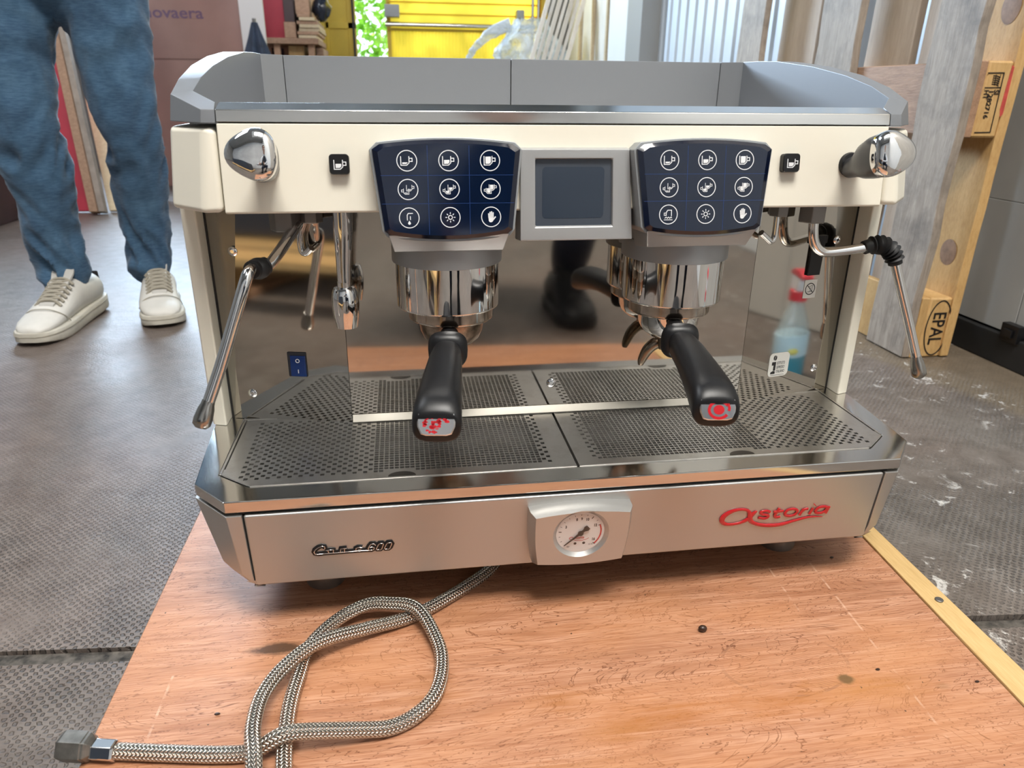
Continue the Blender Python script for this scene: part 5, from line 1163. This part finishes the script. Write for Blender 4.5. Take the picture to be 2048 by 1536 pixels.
tag(MB().box((-.868,4.83,.7755), (-.800,5.2,.93)).build('timber_block', simple('dark_stained_timber', (.075,.05,.05), 0, .7), None, bevel=.008), 'dark stained timber block on the squat block beside the red panel', 'timber block')
for x0, x1, z0, z1, m, l in ((-.865,-.765,.1805,.640,PALO,'pale orange board end under the shelf of the rack'),(-1.03,-.96,.1805,.56,TIMB,'brown board end leaning under the rack shelf on the left')):
    tag(MB().box((x0,4.88,z0), (x1,5.25,z1)).build('board_end', m, None, bevel=.004), l, 'board')
tag(MB().box((-.690,4.90,.1805), (-.640,5.3,.63)).build('board_end', TIMB, None, bevel=.004), 'brown board end at the right end under the rack shelf', 'board')
bgm = MB(); rr = random.Random(2)
t_ = MB(); t_.ball((0,0,0), 1, 18); bgm.add([(-.632+v[0]*.060*(1+.35*mnoise.noise(Vector(v)*2.2)), 4.92+v[1]*.06, .865+v[2]*.075*(1+.45*mnoise.noise(Vector(v)*2.7+Vector((3,1,2))))) for v in t_.v], t_.f)
tag(bgm.build('plastic_bag', simple('black_shiny_film', (.012,.016,.028), 0, .18), None, ang=30), 'crumpled black plastic bag hanging beside the timber block', 'bag')
# translucent film heap, leaning slats
def film():
    m, t, b = nt('clear_film'); out = t.nodes['Material Output']; tr = N(t, 'ShaderNodeBsdfTransparent'); tr.inputs[0].default_value = (.93,.97,1,1)
    b.inputs['Base Color'].default_value = (.80,.88,.95,1); b.inputs['Roughness'].default_value = .22; f = noise(t, coords(t), 9, 5, .6, 1.0)
    mx = N(t, 'ShaderNodeMixShader'); t.links.new(ramp(t, f, [(.33, (.18,.18,.18)), (.60, (.88,.88,.88))]), mx.inputs[0]); t.links.new(tr.outputs[0], mx.inputs[1]); t.links.new(b.outputs[0], mx.inputs[2]); t.links.new(mx.outputs[0], out.inputs[0])
    bump(t, b, f, .8, .03); return m
fm = MB(); n1, n2 = 46, 40; rings = []
for j in range(n2):
    t = j/(n2-1); z = ZF+.002+(1.055)*t; ring = []
    for i in range(n1):
        a = 2*math.pi*i/n1; r_ = (1-.55*max(0, t-.80)/.2) * (1.06-.30*t)
        q = Vector((math.cos(a)*1.7, math.sin(a)*1.7, t*6)); k = 1+.26*mnoise.noise(q)+.22*mnoise.noise(q*2.7)+.16*abs(mnoise.noise(q*5.5))
        ring.append((.735+.30*r_*k*math.cos(a)+.06*t, 4.98+.17*r_*k*math.sin(a), z+.03*mnoise.noise(q*3)*t))
    rings.append(ring)
fm.loft(rings)
tl_ = MB(); tl_.tube([(.62,4.80,.79),(.50,4.80,.745),(.42,4.81,.68),(.345,4.82,.60),(.30,4.83,.50),(.27,4.84,.40)], [.045,.036,.026,.019,.016,.013], 14, spline=5, squash=((0,1,0),.4))
tl_.v = [(x+.012*mnoise.noise(Vector((x*30,yy*30,z*30))), yy, z+.012*mnoise.noise(Vector((x*30+5,yy*30,z*30)))) for x, yy, z in tl_.v]
fm.add(tl_.v, tl_.f)
tag(fm.build('plastic_film', film(), None, ang=50), 'heap of crumpled translucent plastic film before the yellow door', 'plastic film')
for i in range(7):
    x = .69+.040*i; w_ = .022 if i % 2 else .030
    tag(slab((x-.20,4.60-.02*(i%2),ZF+.001),(x+.17,4.72-.02*(i%2),.985),w_,.016).build('slat', SLATW, None, bevel=.002), ('leftmost','second','third','middle','fifth','sixth','rightmost')[i]+' whitewashed slat of the seven leaning beside the plastic film', 'slat', 'slats leaning beside the plastic film')

# ------------------------------------------------------------------ outside the frame, seen in the polished steel
def lathe_bottle():
    bx, by, z0 = .865, -.232, ZF
    t = thing('spray_bottle', (bx, by, z0), 'blue spray bottle with red trigger, mirrored in the right steel panel', 'bottle')
    liq, t2, b2 = nt('blue_liquid'); b2.inputs['Base Color'].default_value = (.06,.27,.36,1); b2.inputs['Roughness'].default_value = .15
    cl, t3, b3 = nt('clear_bottle'); o3 = t3.nodes['Material Output']; tr = N(t3, 'ShaderNodeBsdfTransparent'); tr.inputs[0].default_value = (.93,.96,.96,1); b3.inputs['Roughness'].default_value = .12; b3.inputs['Base Color'].default_value = (.60,.66,.66,1)
    mx = N(t3, 'ShaderNodeMixShader'); mx.inputs[0].default_value = .38; t3.links.new(tr.outputs[0], mx.inputs[1]); t3.links.new(b3.outputs[0], mx.inputs[2]); t3.links.new(mx.outputs[0], o3.inputs[0])
    MB().lathe([(.036,.0005),(.0435,.004),(.0445,.02),(.0445,.055),(.0440,.0675)], (bx,by,z0), (0,0,1), 32, sy=.62).build('liquid', liq, t)
    MB().lathe([(.0440,.0680),(.0425,.100),(.038,.120),(.030,.140),(.0205,.160),(.0165,.172),(.0165,.178)], (bx,by,z0), (0,0,1), 32, sy=.62, cap=False).build('bottle_body', cl, t)
    MB().lathe([(.0448,.052),(.0452,.054),(.0450,.098),(.0446,.100)], (bx,by,z0), (0,0,1), 32, sy=.63).build('paper_label', simple('pale_blue_label', (.55,.75,.85), 0, .5), t)
    lb = MB(); lb.ball((bx-.020,by-.006,z0+.082), .017, 12, (1.1,1.15,.7)); lb.ball((bx-.016,by+.012,z0+.066), .017, 12, (1.1,1.1,.7)); lb.build('yellow_print', simple('yellow_print', (.75,.68,.10), 0, .5), t)
    MB().lathe([(.0185,.172),(.0185,.192),(.0165,.194)], (bx,by,z0), (0,0,1), 24).build('red_collar', simple('red_plastic', (.65,.03,.05), 0, .3), t)
    hd = MB(); u = Vector((-.55,.83,0)).normalized()
    def Q(a, s, h): return (bx+u.x*a-u.y*s, by+u.y*a+u.x*s, z0+h)
    def bx2(a0, a1, w, h0, h1): return [[Q(a, s*w, h) for s, h in ((-1,h0),(1,h0),(1,h1),(-1,h1))] for a in (a0, a1)]
    MB().loft([[Q(a, s*.011, h) for s, h in ((-1,h0),(1,h0),(1,.224),(-1,.224))] for a, h0 in ((-.022,.194),(-.016,.194),(.018,.194),(.026,.212))]).build('white_head', PRINT, t, bevel=.002)
    MB().loft([[Q(a, s*.012, h) for s, h in ((-1,.224),(1,.224),(1,h1),(-1,h1))] for a, h1 in ((-.030,.230),(-.01,.238),(.024,.238),(.040,.230))]).build('red_cap', bpy.data.materials['red_plastic'], t, bevel=.002)
    MB().tube([Q(-.022,0,.222), Q(-.030,0,.206), Q(-.036,0,.188)], [.006,.005,.004], 10).build('trigger', bpy.data.materials['red_plastic'], t)
    MB().tube([Q(.038,0,.228), Q(.046,0,.228)], .006, 10).build('nozzle', bpy.data.materials['red_plastic'], t)
lathe_bottle()
p2 = thing('pallet', (-1.2, -1.4, ZF), 'flat wooden pallet lying on the floor outside the view on the left', 'pallet')
for i in range(7): MB().box((-1.75,-2.0+i*.17,-.098), (-.65,-2.0+i*.17+.11,-.076)).build('deck_board', PALO, p2)
for x in (-1.72,-1.25,-.78):
    MB().box((x,-2.0,-.12), (x+.10,-.87,-.0985)).build('stringer_board', TIMB, p2); MB().box((x,-2.0,ZF), (x+.10,-.87,ZF+.02)).build('bottom_board', TIMB, p2)
    for yy in (-2.0,-1.5,-.98): MB().box((x,yy,ZF+.0205), (x+.10,yy+.11,-.1205)).build('block', PALO, p2)
tag(MB().box((-1.70,-1.80,-.0755), (-.72,-1.15,.42)).build('added_dark_case', simple('dark_box', (.02,.022,.03), 0, .5), None, bevel=.02), 'unseen black case added on the flat pallet to darken the left steel panel', 'case')  # dark case added so the left steel panel mirrors dark above the pallet
